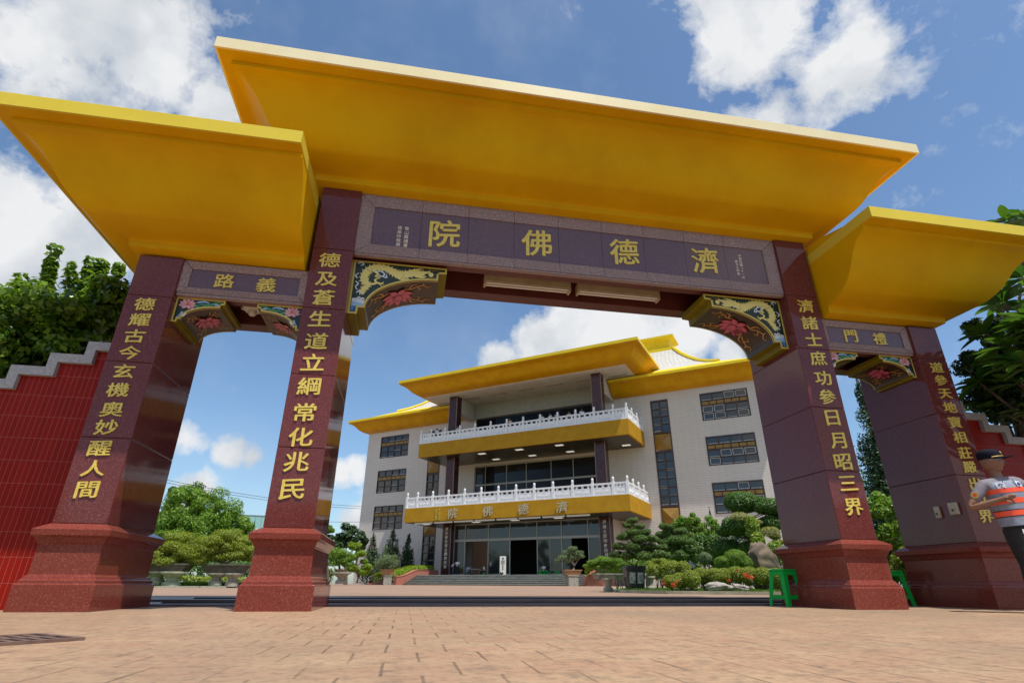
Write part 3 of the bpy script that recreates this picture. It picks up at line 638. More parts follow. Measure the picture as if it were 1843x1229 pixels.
for y, z, s, lab in ((.42, 1.22, (.075, .16), 'small white switch box on the outermost right pillar, nearer the arch'), (.16, 1.24, (.13, .16), 'square cream switch box on the outermost right pillar, nearer the front')):
    t = thing('switch_box', lab, 'switch box', (XI4-.002, y, z), 0, 'switch boxes on the right pillar')
    mb = MB(); mb.box(-.04, 0, -s[0]/2, s[0]/2, -s[1]/2, s[1]/2); mb.build('cover', M['box_cream'], t, 0, .008)
    MB().tube([(-.041, 0, -.02), (-.049, 0, -.02)], .014, 10).build('knob', M['frame_brown'], t)

# stepped boundary walls
def side_wall(sg, lab, zt0, xs0):
    W = thing('boundary_wall', lab, 'wall', (0, 0, 0), 0, 'stepped red tile walls')
    x = XO4+.002; zt = zt0; xs = xs0; outer = [(x, zt)]
    while zt > 1.6:
        outer += [(xs, zt), (xs, zt-.175)]; zt -= .175; xs += .352
    outer += [(16, zt)]
    T = .105
    inner = [(p[0]-(T if 0 < i < len(outer)-1 else 0), p[1]-T) for i, p in enumerate(outer)]
    mb = MB()
    for i in range(len(outer)-1):
        a, b, c, d = outer[i], outer[i+1], inner[i+1], inner[i]
        v = [(sg*p[0], y, p[1]) for y in (.30, .80) for p in (a, b, c, d)]
        mb.add(v, [(0, 1, 2, 3), (7, 6, 5, 4), (0, 4, 5, 1), (3, 2, 6, 7)])
    mb.build('coping', M['coping'], W)
    poly = [(sg*p[0], p[1]+.01) for p in inner]+[(sg*16, -.02), (sg*x, -.02)]
    mb = MB(); mb.prism(poly, .36, .74); mb.build('wall_panel', M['tile_wall'], W)
side_wall(-1, 'stepped red tile wall with grey coping left of the gateway', 2.885, 6.12)
side_wall(1, 'stepped red tile wall with pale coping right of the gateway', 2.885, 6.12)

# ------------------------------------------------------------------ the temple building behind
PHI = -0.65189
TB = thing('temple_building', 'large grey tiled temple hall with yellow eaves and white marble balconies', 'temple', (14.32, 66, 0), PHI)
TBM = Matrix.Translation((14.32, 66, 0)) @ Matrix.Rotation(PHI, 4, 'Z')
def tw(u, v, z): return TBM @ Vector((u, -v, z))
HW, ZM = 30.1, 22.58
WINS = [(s*24.72, zc) for zc in (20.05, 14.68, 9.32) for s in (-1, 1)]
WW, WH = 2.73, 1.70
holes = [(c-WW, c+WW, z-WH, z+WH) for c, z in WINS]+[(s*17.0-1.1, s*17.0+1.1, 1.9, 21.7) for s in (-1, 1)]+[(-9.9, 9.9, 9.12, 15.58), (-9.9, 9.9, 17.9, 23.15-.6), (-9.95, 9.95, 1.2, 7.3)]
def holed_wall(mb, u0, u1, z0, z1, holes, depth=.35):
    us = sorted({u0, u1, *[h[0] for h in holes], *[h[1] for h in holes]}); zs = sorted({z0, z1, *[h[2] for h in holes], *[h[3] for h in holes]})
    for a, b in zip(us[:-1], us[1:]):
        for c, d in zip(zs[:-1], zs[1:]):
            m = ((a+b)/2, (c+d)/2)
            if not any(h[0] < m[0] < h[1] and h[2] < m[1] < h[3] for h in holes): mb.add([(a, 0, c), (b, 0, c), (b, 0, d), (a, 0, d)], [(0, 1, 2, 3)])
    for h in holes:
        a, b, c, d = h; mb.add([(a, 0, c), (b, 0, c), (b, 0, d), (a, 0, d), (a, depth, c), (b, depth, c), (b, depth, d), (a, depth, d)], [(0, 4, 5, 1), (1, 5, 6, 2), (2, 6, 7, 3), (3, 7, 4, 0)])
mb = MB(); holed_wall(mb, -HW, HW, 0, ZM, holes)
mb.add([(-HW, 0, 0), (-HW, 28, 0), (HW, 28, 0), (HW, 0, 0), (-HW, 0, ZM), (-HW, 28, ZM), (HW, 28, ZM), (HW, 0, ZM)], [(0, 4, 5, 1), (1, 5, 6, 2), (2, 6, 7, 3)])
for s in (-1, 1):   # walls of the entrance bay
    mb.box(min(s*10.3, s*10.9), max(s*10.3, s*10.9), -4.3, -.01, 1.2, 7.3)
mb.build('wall', M['facade'], TB)
mb = MB(); mb.box(-10.1, 10.1, .36, 12, 17.2, 23.4).box(-10.1, 10.1, .36, 12, 8.7, 16).box(-10.2, 10.2, 5.5, 12, .4, 7.6)
mb.build('dark_interior', mat('dark_interior', (.012, .012, .012), .8), TB)
# wide windows
def window(u, z, n):
    f = MB(); b = .10; y0, y1 = -.06, .12
    x0, x1, z0, z1 = u-WW+.01, u+WW-.01, z-WH+.01, z+WH-.01
    f.box(x0, x1, y0, y1, z1-b, z1).box(x0, x1, y0, y1, z0, z0+b).box(x0, x0+b, y0, y1, z0+b, z1-b).box(x1-b, x1, y0, y1, z0+b, z1-b)
    rows = [z1-b, z1-.88, z1-.98, z1-1.50, z1-1.60, z1-2.40, z1-2.50, z0+b]
    for q in (1, 3, 5): f.box(x0+b, x1-b, y0+.012, y1, rows[q+1], rows[q])
    cw = (x1-x0-2*b)/4
    for k in (1, 2, 3):
        for a, c in ((rows[1], rows[0]), (rows[5], rows[4]), (rows[7], rows[6])): f.box(x0+b+cw*k-.06, x0+b+cw*k+.06, y0+.025, y1, a+.001, c-.001)
    f.box(u-.08, u+.08, y0+.025, y1, rows[3]+.001, rows[2]-.001)
    wf = f.build('window', M['frame_brown'], TB)
    p = MB(); pw = (x1-x0-2*b)/6
    for k in range(6):
        a = x0+b+pw*k+.04; p.box(a, a+pw-.08, 0, .06, rows[3]+.05, rows[2]-.05)
    p.build('gold_spandrel', M['gold_panel'], wf, 0, .02)
    s = MB(); g = MB(); rs = random.Random(n)
    for k in range(4):
        for a, c in ((rows[1], rows[0]), (rows[5], rows[4]), (rows[7], rows[6])):
            l, r = x0+b+cw*k+.06, x0+b+cw*(k+1)-.06
            if rs.random() < .62 or u > 0:
                t = .055; s.box(l+.02, r-.02, .02, .07, a+.02, a+.02+t)
                if rs.random() < .45 and u > 0: s.box(l+.02, r-.02, .02, .07, c-.02-t, c-.02).box(l+.02, l+.02+t, .02, .07, a+.08, c-.08).box(r-.02-t, r-.02, .02, .07, a+.08, c-.08)
            g.add([(l-.05, .085, a-.02), (r+.05, .085, a-.02), (r+.05, .085, c+.02), (l-.05, .085, c+.02)], [(0, 1, 2, 3)])
    s.build('sash', M['frame_white'], wf); g.build('pane', M['glass'], wf)
    c = MB()      # blinds and curtains behind some panes
    for k in range(4):
        if rs.random() < .4:
            l = x0+b+cw*k+.1; c.box(l, l+cw*rs.uniform(.3, .8), .10, .13, rows[7]+.05, rows[4]-.05)
    return wf
for n, (u, z) in enumerate(WINS): window(u, z, n)
# tall stair windows with pyramid panels
def strip_window(u):
    f = MB(); b = .12; x0, x1 = u-1.09, u+1.09
    f.box(x0, x0+b, -.07, .13, 1.9, 21.7).box(x1-b, x1, -.07, .13, 1.9, 21.7)
    cells = []
    def grid(z0, z1, rows):
        f.box(x0+b, x1-b, -.06, .13, z0-.08, z0+.10).box(x0+b, x1-b, -.06, .13, z1-.10, z1+.08)
        h = (z1-z0-.2)/rows; f.box(u-.07, u+.07, -.05, .13, z0+.1, z1-.1)
        for r in range(rows):
            c0, c1 = z0+.1+h*r, z0+.1+h*(r+1)
            if r: f.box(x0+b, u-.071, -.045, .13, c0-.06, c0+.10).box(u+.071, x1-b, -.045, .13, c0-.06, c0+.10)
            cells.extend([(x0+b, u-.07, c0+.08, c1-.05), (u+.07, x1-b, c0+.08, c1-.05)])
    grid(17.5, 21.6, 4); grid(8.72, 15.15, 6); grid(1.98, 6.5, 4)
    wf = f.build('stair_window', M['frame_brown'], TB)
    g = MB(); s = MB()
    for i, (a, c, d, e) in enumerate(cells):
        g.add([(a-.01, .095, d-.05), (c+.01, .095, d-.05), (c+.01, .095, e+.1), (a-.01, .095, e+.1)], [(0, 1, 2, 3)])
        if i % 3 != 1: s.box(a+.03, c-.03, .03, .08, d, d+.06)
        if i % 5 == 0: s.box(a+.03, c-.03, .03, .08, e-.05, e)
    g.build('pane', M['glass'], wf); s.build('sash', M['frame_white'], wf)
    for z0, z1 in ((15.35, 17.3), (6.7, 8.52)):
        q = MB(); zc = (z0+z1)/2; q.add([(x0+b, -.03, z0), (x1-b, -.03, z0), (x1-b, -.03, z1), (x0+b, -.03, z1), (u, -.42, zc-.15)], [(0, 1, 4), (1, 2, 4), (2, 3, 4), (3, 0, 4)])
        q.build('pyramid_panel', M['gold_panel'], wf)
for s in (-1, 1): strip_window(s*17.0)
# storey glazing
def glazing(name, v, z0, z1, mull, bands, glassm, th, fm, u=9.9):
    f = MB(); y = -v
    xs = [-u]+list(mull)+[u]
    for i, x in enumerate(xs): f.box(max(-u, x-th/2), min(u, x+th/2), y-.06, y+.05, z0, z1)
    for a, c in zip(xs[:-1], xs[1:]):
        for b0, b1 in bands: f.box(a+th/2, c-th/2, y-.07, y+.05, b0, b1)
    g = f.build(name, fm, TB)
    p = MB(); p.add([(-u, y+.02, z0), (u, y+.02, z0), (u, y+.02, z1), (-u, y+.02, z1)], [(0, 1, 2, 3)]); p.build('pane', glassm, g)
MULL = (-8.25, -4.85, -1.83, 1.85, 5.0, 8.3)
glazing('upper_glazing', -.34, 17.9, 22.54, (-6.6, -3.3, 0, 3.3, 6.6), [(22.35, 22.54)], M['glass_blue'], .06, M['dark_steel'])
glazing('middle_glazing', -.34, 9.12, 15.57, MULL, [(15.45, 15.57), (12.85, 13.08), (11.9, 12.0)], M['glass'], .10, M['frame_grey'])
f = MB(); y = -4.4
for x in (-9.9,)+MULL+(9.9,): f.box(x-.06, x+.06, y-.07, y+.06, 1.2, 7.3)
xs = (-9.9,)+MULL+(9.9,)
for a, c in zip(xs[:-1], xs[1:]): f.box(a+.06, c-.06, y-.09, y+.07, 5.18, 5.46).box(a+.06, c-.06, y-.06, y+.05, 7.18, 7.3)
for i in (0, 2, 4, 6): f.box(xs[i]+.06, xs[i+1]-.06, y-.06, y+.05, 1.2, 1.42)
f.box(xs[4]+1.6, xs[4]+1.66, y-.02, y+.03, 1.45, 5.15)
eg = f.build('entrance_glazing', M['frame_grey'], TB)
p = MB(); 
for i, (a, c) in enumerate(zip(xs[:-1], xs[1:])):
    p.add([(a, y+.02, 5.3), (c, y+.02, 5.3), (c, y+.02, 7.3), (a, y+.02, 7.3)], [(0, 1, 2, 3)])
    if i not in (1, 3, 5): p.add([(a, y+.02, 1.2), (c, y+.02, 1.2), (c, y+.02, 5.3), (a, y+.02, 5.3)], [(0, 1, 2, 3)])
    elif i == 5: p.add([(a, y+.02, 1.2), (a+1.2, y+.02, 1.2), (a+1.2, y+.02, 5.3), (a, y+.02, 5.3)], [(0, 1, 2, 3)])
p.build('pane', M['glass'], eg)
# wall behind the top gallery glazing: ribbed frieze
mb = MB(); mb.box(-9.9, 9.9, -.10, -.005, 22.56, 24.7)
for k in range(66): mb.box(-9.85+.3*k, -9.72+.3*k, -.14, -.101, 22.6, 24.66)
mb.build('ribbed_frieze', mottled('cream_panel', (.46, .44, .37), (.40, .38, .32), 2, .6), TB)

def loft_uv(profile, u_of, v_of, vback):
    return [[(-u_of(p), vback, z), (u_of(p), vback, z), (u_of(p), -v_of(p), z), (-u_of(p), -v_of(p), z)] for p, z in profile]
CY = [(0, 0), (.04, .01), (.14, .035), (.25, .08), (.33, .14), (.40, .21), (.47, .29), (.53, .38), (.58, .48), (.64, .58), (.70, .68), (.77, .77), (.86, .85), (.94, .90), (.965, .91), (.97, .95), (1.0, .96)]
# main eaves and roof
def eave(name, us, vs, zs, du, dv, dz, lip, m, vback, parent=TB, label=None):
    mb = MB(); pr = [(p, zs+dz*q) for p, q in CY]+[(1.0, zs+dz), (1.0, zs+dz+lip), (.94, zs+dz+lip)]
    mb.loft(loft_uv(pr, lambda p: us+du*p, lambda p: vs+dv*p, vback)); o = mb.build(name, m, parent, 35)
    if label: o['label'] = label
    return o
M['eave_yellow'] = paint('eave_yellow_paint', (.66, .35, .006), (.55, .27, .004), .38)
M['lip_yellow'] = paint('lip_yellow_paint', (.80, .60, .03), (.74, .53, .025), .4)
mb = MB()
for sg in (-1, 1):
    pr = [(p, ZM+1.55*q) for p, q in CY]+[(1.0, ZM+1.55), (1.0, ZM+1.57), (.94, ZM+1.57)]
    mb.loft([[(sg*11.25, 27.9, z), (sg*11.25, -2.48*p, z), (sg*(HW+2.48*p), -2.48*p, z), (sg*(HW+2.48*p), 27.9, z)] for p, z in pr])
ev = mb.build('main_eave', M['eave_yellow'], TB, 35)
mb = MB()
for sg in (-1, 1):
    mb.loft([[(sg*11.25, 28.2, z), (sg*11.25, -2.5*p, z), (sg*u, -2.5*p, z), (sg*u, 28.2, z)] for p, u, z in ((1, HW+2.5, 24.135), (1, HW+2.5, 24.47), (.75, HW+1.9, 24.55))])
for sg in (-1, 1): mb.add([(sg*14.9, -1.86, 24.54), (sg*(HW+1.9), -1.86, 24.54), (sg*24.95, -.12, 25.6), (sg*14.9, -.12, 25.6)], [(0, 1, 2, 3)])
mb.build('eave_lip', M['lip_yellow'], ev)
cv = eave('canopy_roof', 14.76, 6.34, 24.75, 2.5, 3.05, 1.55, .02, M['eave_yellow'], 1.5, label='projecting canopy roof over the balconies')
mb = MB(); mb.loft(loft_uv([(1, 26.30), (1, 26.68), (0, 26.8)], lambda p: 14.76+2.53 if p else 16.6, lambda p: 6.34+3.08 if p else 8.7, 1.4)); mb.build('canopy_lip', M['lip_yellow'], cv)
mb = MB(); mb.box(-14.74, 14.74, -6.32, -.02, 24.66, 24.745); mb.build('canopy_soffit', M['soffit_white'], TB)
for i, (u, v) in enumerate([(-13.2, 3.2), (-8.6, 3.3), (-4.2, 3.35), (0, 3.4), (4.2, 3.4), (8.6, 3.3), (12.8, 3.1)]):
    mb = MB(); mb.box(u-1.25, u+1.25, -v-.06, -v+.06, 24.58, 24.655).box(u-1.2, u+1.2, -v-.03, -v+.03, 24.53, 24.578); mb.build('soffit_lamp', M['stone_pot'], TB)
hip = [(24.8, 0, 25.62), (23.5, -1.3, 26.25), (22.1, -2.7, 27.15), (20.8, -4.0, 28.3), (19.6, -5.2, 29.55), (18.6, -6.2, 30.9)]
mb = MB(); rings = []
for u, v, z in hip:
    vb = -8-(v+8); rings.append([(-u, -v, z), (u, -v, z), (u, -vb, z), (-u, -vb, z)])
mb.loft(rings, 0, False, False); mr = mb.build('main_roof', M['roof_tile'], TB)
mb = MB()
for s in (-1, 1):
    for fl in (1, -1): mb.tube([(s*u, 8-fl*(v+8), z+.08) for u, v, z in hip], .26, 6)
mb.build('hip_ridge', M['lip_yellow'], mr)
mb = MB()
def rr(u, d, z): return [(-u, 8-d, z), (u, 8-d, z), (u, 8+d, z), (-u, 8+d, z)]
mb.loft([rr(18.75, 1.95, 30.7), rr(18.75, 1.95, 31.15), rr(17.9, 1.3, 31.25), rr(17.9, 1.25, 31.9), rr(18.2, 1.5, 32.5), rr(18.75, 2.0, 32.85), rr(18.75, 2.0, 33.1)]); mb.build('top_ridge', M['lip_yellow'], mr)
# balconies
def balcony(lab, v1, zb, zt, lamps, text):
    mb = MB(); mb.box(-14.74, 14.74, -v1, -.01, zb, zt)
    bl = mb.build('balcony', M['gold_fascia'], TB, 0, .03); bl['label'] = lab
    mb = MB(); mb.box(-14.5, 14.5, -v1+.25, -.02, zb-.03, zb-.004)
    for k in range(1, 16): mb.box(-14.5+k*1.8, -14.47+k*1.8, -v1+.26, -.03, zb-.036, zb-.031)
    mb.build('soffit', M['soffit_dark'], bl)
    for u, v in lamps:
        mb = MB(); mb.box(u-.5, u+.5, -v-.3, -v+.3, zb-.06, zb-.037); mb.build('ceiling_panel_lamp', M['lamp_panel'], bl)
    mb = MB(); mb.box(-14.72, 14.72, -v1+.02, -v1+.42, zt, zt+.10)
    for s in (-1, 1): mb.box(min(s*14.72, s*14.32), max(s*14.72, s*14.32), -v1+.43, -.03, zt, zt+.10)
    mb.build('kerb', M['marble'], bl)
    us = [-14.55, -12.95]+[-10.62+2.36*k for k in range(10)]+[12.98, 14.55]
    sv = [v1-.18-k*2.28 for k in range(1, 4)]
    posts = [(u, v1-.18) for u in us]+[(s*14.55, v) for v in sv for s in (-1, 1)]
    def postmesh():
        m = MB(); m.box(-.15, .15, -.15, .15, zt+.10, zt+1.42)
        m.lathe([(.13, 0), (.17, .03), (.10, .07), (.135, .12), (.14, .42), (.11, .52), (.03, .56)], (0, 0, zt+1.42), 10); return m
    first = None
    for u, v in posts:
        if first is None: first = postmesh().build('railing_post', M['marble'], bl, 35, 0, (u, -v, 0))
        else:
            o = first.copy(); COL.objects.link(o); o.parent = bl; o.location = (u, -v, 0)
    def panelmesh(L):
        m = MB(); h = L/2
        m.box(-h, h, -.06, .06, zt+.10, zt+.80).box(-h+.12, h-.12, -.09, -.061, zt+.22, zt+.68)
        m.box(-h, h, -.09, .09, zt+1.16, zt+1.34).box(-h, h, -.075, .075, zt+.80, zt+.88)
        for q in (-.5, 0, .5): m.box(q*L*.66-.12, q*L*.66+.12, -.05, .05, zt+.88, zt+1.16)
        for q in range(7): m.tube([(-h+.25+(L-.5)/7*(q+.1), -.095, zt+.35), (-h+.25+(L-.5)/7*(q+.5), -.095, zt+.55), (-h+.25+(L-.5)/7*(q+.9), -.095, zt+.33)], .025, 4)
        return m
    cache = {}
    def panel(x, y, L, rot):
        k = round(L, 2)
        if k not in cache: cache[k] = panelmesh(L).build('railing_panel', M['marble'], bl, 0, 0, (x, y, 0), rot)
        else:
            o = cache[k].copy(); COL.objects.link(o); o.parent = bl; o.location = (x, y, 0); o.rotation_euler = (0, 0, rot)
    for a, b in zip(us[:-1], us[1:]): panel((a+b)/2, -v1+.18, round(b-a-.31, 2), 0)
    vv = [v1-.18]+sv+[.0]
    for a, b in zip(vv[:-1], vv[1:]):
        for s in (-1, 1): panel(s*14.55, -(a+b)/2, round(a-b-.31, 2), s*math.pi/2)
    if text:
        zc = (zb+zt)/2-.07
        for ch, u in (('院', -7.26), ('佛', -2.42), ('德', 2.28), ('濟', 7.05)):
            mb = MB(); letter(mb, ch, u, -v1-.12, zc, 1.42, 1.2, .10, .012); mb.build('raised_character', M['br_char'], bl)
        mb = MB()
        for c, u in (('敬山霞謹書', -9.35), ('信弟玲敬題', -9.80)):
            for i, ch in enumerate(c): letter(mb, ch, u, -v1-.02, zc+.55-.27*i, .3, .25, .06, .0)
        mb.build('small_raised_lettering', M['gold_letter'], bl)
    return bl
M['br_char'] = mottled('brushed_gold_character', (.62, .54, .36), (.50, .42, .25), 8, .35, .5)
balcony('lower balcony with gold characters on its fascia', 8.93, 7.34, 9.08, [(-13.0, 6.4), (-5.7, 6.1), (-.3, 6.1), (5.4, 6.2), (-5.6, 2.2), (0, 2.2), (5.6, 2.2)], True)
balcony('upper balcony under the canopy roof', 6.94, 15.98, 17.84, [(-5.5, 5.5), (0, 5.5), (5.5, 5.5), (-5.5, 1.6), (0, 1.6), (5.4, 1.6), (12.9, 1.9)], False)
for k in range(8):
    mb = MB(); u = -11.9+2.95*k; mb.box(u-1.4, u+1.35, -8.6, -8.48, 7.16, 7.30).box(u-1.35, u+1.3, -8.57, -8.51, 7.11, 7.158); mb.build('fascia_lamp', M['lamp_white'], TB)
for s in (-1, 1):
    for z0, z1 in ((1.2, 7.3), (9.1, 15.94), (17.86, 24.65)):
        mb = MB(); a, b = sorted((s*9.95, s*11.2)); mb.box(a, b, -5.25, -3.95, z0, z1)
        c = mb.build('column', M['column'], TB, 0, .05)
        mb = MB()
        for e in (a, b): mb.box(e-.035, e+.035, -5.262, -5.19, z0+.01, z1-.01)
        mb.build('corner_trim', M['frame_granite'], c)
        if z0 == 1.2:
            mb = MB()
            for i, ch in enumerate(TXT[2 if s < 0 else 3][:10]): letter(mb, ch, (a+b)/2, -5.255, 6.75-.5*i, .42, .40, .03, .01)
            mb.build('column_lettering', M['lamp_white'], c)
    mb = MB(); a, b = sorted((s*10.0, s*11.15)); mb.box(a, b, -3.94, -.02, 22.3, 24.64); mb.build('spandrel_beam', M['facade'], TB)
# platform and steps
mb = MB(); mb.box(-11.02, 11.02, -10.6, -.02, .0, 1.199)
for k in range(6): mb.box(-11.02, 11.02, -10.6-.47*(k+1), -10.6-.47*k, .0, 1.199-.18*(k+1))
es = mb.build('entrance_steps', M['step_stone'], TB); mb = MB()
for k in range(7): mb.box(-11.02, 11.02, -10.64-.47*k, -10.6-.47*k, 1.199-.18*k-.06, 1.2-.18*k+.004)
mb.build('step_nosing', M['nosing'], es)
def wing(s, lab):
    t = thing('wing_wall', lab, 'wall', tw(s*11.3, 11.5, 0), PHI, 'curved brick wing walls of the steps')
    top = [(5.6, 1.75), (1.4, 1.75), (.6, 1.62), (-.2, 1.38), (-1.0, 1.16), (-1.8, 1.02), (-2.6, .96)]
    poly = [(-y, z) for y, z in top]
    mb = MB(); prof = [(-2.6, 0.0), (5.6, 0.0)]+top
    n = len(prof); vs = [(x, y, z) for x in (-.22, .22) for y, z in prof]
    mb.add(vs, [tuple(range(n)), tuple(reversed(range(n, 2*n)))]+[(i, n+i, n+(i+1) % n, (i+1) % n) for i in range(n)])
    mb.build('brick_wall', M['red_brick'], t)
    mb = MB()
    for (y0, z0), (y1, z1) in zip(top[:-1], top[1:]):
        mb.add([(x, y, z+d) for x in (-.26, .26) for y, z in ((y0, z0), (y1, z1)) for d in (.004, .07)], [(0, 1, 3, 2), (4, 6, 7, 5), (1, 5, 7, 3), (0, 2, 6, 4), (0, 4, 5, 1), (2, 3, 7, 6)])
    mb.build('cap', M['red_brick'], t)
wing(-1, 'curved red brick wing wall left of the entrance steps'); wing(1, 'curved red brick wing wall right of the entrance steps')

# ------------------------------------------------------------------ things in front of the hall
def stool(loc, rot, label, group, parent_first=None, h=.47, w=.115):
    t = thing('plastic_stool', label, 'stool', loc, rot, group)
    mb = MB(); mb.loft([[(x, y, z) for x, y in ((-a, -a), (a, -a), (a, a), (-a, a))] for a, z in ((w+.012, h-.028), (w+.012, h-.006), (w, h))]); mb.build('seat', M['green_plastic'], t, 0, .008)
    for sx in (-1, 1):
        for sy in (-1, 1):
            mb = MB(); a0, a1 = w+.005, w+.055; q = .045
            mb.loft([[(sx*(a-dx), sy*(a-dy), z) for dx, dy in ((0, 0), (d, 0), (d, .012), (.012, .012), (.012, d), (0, d))] for a, z, d in ((a1, 0, .05), (a0, h-.03, .075))]); mb.build('leg', M['green_plastic'], t)
    for sx in (-1, 1):
        mb = MB(); mb.box(-(w+.03), w+.03, sx*(w+.034)-.006, sx*(w+.034)+.006, .09, .14); mb.build('stretcher', M['green_plastic'], t)
        mb = MB(); mb.box(sx*(w+.034)-.0065, sx*(w+.034)+.0065, -(w+.024), w+.024, .091, .139); mb.build('stretcher', M['green_plastic'], t)
        mb = MB(); mb.box(-(w+.008), w+.008, sx*(w+.011)-.006, sx*(w+.011)+.006, h-.075, h-.029); mb.build('apron', M['green_plastic'], t)
        mb = MB(); mb.box(sx*(w+.011)-.0065, sx*(w+.011)+.0065, -(w+.005), w+.005, h-.074, h-.03); mb.build('apron', M['green_plastic'], t)
    return t
stool((3.02, 1.05, .0), R(12), 'green plastic stool at the inner corner of the right inner pillar', 'green stools at the gate')
_p = pdir(1612, 1050); _q = CC+_p*((1.25-CC.y)/_p.y)
stool((_q.x-.06, 1.25, .0), R(-12), 'green plastic stool half hidden behind the right inner pillar, in the side arch', 'green stools at the gate')

# ------------------------------------------------------------------ garden: lawns, kerbs, plants
def sheet(name, pts, z, m): 
    mb = MB(); mb.add([(p.x, p.y, z) for p in pts], [tuple(range(len(pts)))]); return struct(mb.build(name, m))
def lawn(pts, z, kerb_pts):
    sheet('lawn', pts, z, M['grass'])
    mb = MB()
    for a, b in zip(kerb_pts[:-1], kerb_pts[1:]):
        d = (b-a); d.z = 0; d.normalize(); n = Vector((-d.y, d.x, 0))*.05
        mb.add([(a.x-n.x, a.y-n.y, 0), (b.x-n.x, b.y-n.y, 0), (b.x+n.x, b.y+n.y, 0), (a.x+n.x, a.y+n.y, 0), (a.x-n.x, a.y-n.y, z+.012), (b.x-n.x, b.y-n.y, z+.012), (b.x+n.x, b.y+n.y, z+.012), (a.x+n.x, a.y+n.y, z+.012)], [(0, 1, 5, 4), (1, 2, 6, 5), (2, 3, 7, 6), (3, 0, 4, 7), (4, 5, 6, 7)])
    struct(mb.build('kerb', M['moss_pot']))
G = on_ground
LZ, RZ = .135, .12
lawn([G(150, 26), G(275, 25.5), G(360, 25.5), G(470, 27), G(560, 34), G(520, 60), G(100, 60)], LZ, [G(150, 26), G(275, 25.5), G(360, 25.5), G(470, 27), G(560, 34)])
lawn([G(1098, 20), G(1120, 16.5), G(1200, 15.2), G(1420, 15.2), G(1700, 15.5), G(2300, 20), G(2100, 45), G(1240, 45), G(1130, 40)], RZ, [G(1130, 40), G(1098, 20), G(1120, 16.5), G(1200, 15.2), G(1420, 15.2), G(1700, 15.5)])
def blades(name, quad, z, n, h):
    a, b, c, d = [np.array(p) for p in quad]; u, v = rng.uniform(0, 1, (2, n, 1)); v = v**1.6
    P = (a*(1-u)+b*u)*(1-v)+(d*(1-u)+c*u)*v; P[:, 2] = z+h*.35
    Q = rng.normal(size=(n, 3)); Q[:, 2] *= .15
    o = leaf_mesh(name, P, Q, h, .25, L['blade']); o['kind'] = 'stuff'; return o
blades('grass', [G(150, 26.1), G(470, 27.1), G(540, 36), G(150, 36)], LZ, 9000, .2)
blades('grass', [G(1115, 16.8), G(1420, 15.4), G(1420, 18), G(1150, 20)], RZ, 6000, .07)

def limb_paths(mb, base, tips, r0, r1, bend=.15, seed=0, n=6):
    rs = np.random.default_rng(seed)
    for t in tips:
        a, b = np.array(base, float), np.array(t, float); k = np.linspace(0, 1, 6)[:, None]
        off = rs.normal(size=3)*bend*np.linalg.norm(b-a)*.5
        p = a+(b-a)*k+off*np.sin(k*math.pi); mb.tube(p, np.linspace(r0, r1, 6), n)
def plant(name, label, cat, loc, group=None): return thing(name, label, cat, loc, 0, group)
def px_local(base, px, py, D): return np.array(at(px, py, D)-Vector(base))
def px_m(D, big=False): return D/1078.0           # metres per photo pixel across, at distance D

def cloud_tree(name, label, cat, px, D, pads, lm, trunk_px, size, dens=900, bm='bark', tr=.10, group=None, zbase=None, flat=.42, asp=.4, upb=.6):
    """pads: (px, py, half-width px); a trunk rising through trunk_px with a branch to every pad"""
    b = G(px, D); b.z = zbase if zbase is not None else b.z
    t = plant(name, label, cat, b, group)
    cl = []; tips = []
    for i, (x, y, r) in enumerate(pads):
        c = px_local(b, x, y, D); c += np.array((CF.x, CF.y, 0))*rng.uniform(-1, 1)*r*px_m(D)*.5; rr = r*px_m(D)
        cl.append((c, (rr, rr, rr*flat), int(dens*(r/20)**1.6)+60)); tips.append(c-np.array((0, 0, rr*flat*.4)))
        for q in range(5):
            a = rng.uniform(0, 6.28); c2 = c+np.array((math.cos(a)*rr*.6, math.sin(a)*rr*.6, rng.uniform(-.1, .25)*rr)); cl.append((c2, (rr*.5, rr*.5, rr*flat*.8), int(dens*(r/20)**1.6*.22)+12))
    crown('crown', cl, size, asp, lm, t, shell=.5, upbias=upb)
    mb = MB(); tp = [px_local(b, x, y, D) for x, y in trunk_px]; mb.tube(tp, np.linspace(tr, tr*.3, len(tp)), 8)
    for tip in tips:
        j = min(range(len(tp)), key=lambda q: np.linalg.norm(tp[q]-tip)+(.3 if tp[q][2] > tip[2] else 0)); limb_paths(mb, tp[j], [tip], tr*.45, tr*.12, .2, len(cl), 5)
    mb.build('trunk', M[bm], t, 60)
    return t
def bushy_tree(name, label, cat, px, D, blobs, lm, size, asp, trunk_top, tr, bm='bark', group=None, n=260, base=None, sub=14, limbs=6, zbase=None, shell=.3):
    """blobs: (px, py, half-width px, half-height px)"""
    b = Vector(base) if base is not None else G(px, D)
    if zbase is not None: b.z = zbase
    t = plant(name, label, cat, b, group); cl = []; cs = []
    for x, y, rx, ry in blobs:
        c = px_local(b, x, y, D); k = px_m(D); R3 = np.array((rx*k, rx*k*.9, ry*k)); cs.append(c)
        cl += blob_clumps(c, R3, sub, .42*min(R3), n)
    crown('crown', cl, size, asp, lm, t, shell=shell)
    tt = px_local(b, *trunk_top, D); mb = MB(); mb.tube([np.zeros(3)-np.array((0, 0, .1)), tt*.35+np.array((.05, 0, 0)), tt*.7, tt], [tr*1.25, tr, tr*.85, tr*.6], 9)
    for c in cs: limb_paths(mb, tt*.75, [c+rng.normal(size=3)*.1 for _ in range(2)], tr*.5, tr*.1, .15, len(cl))
    mb.build('trunk', M[bm], t, 60); return t
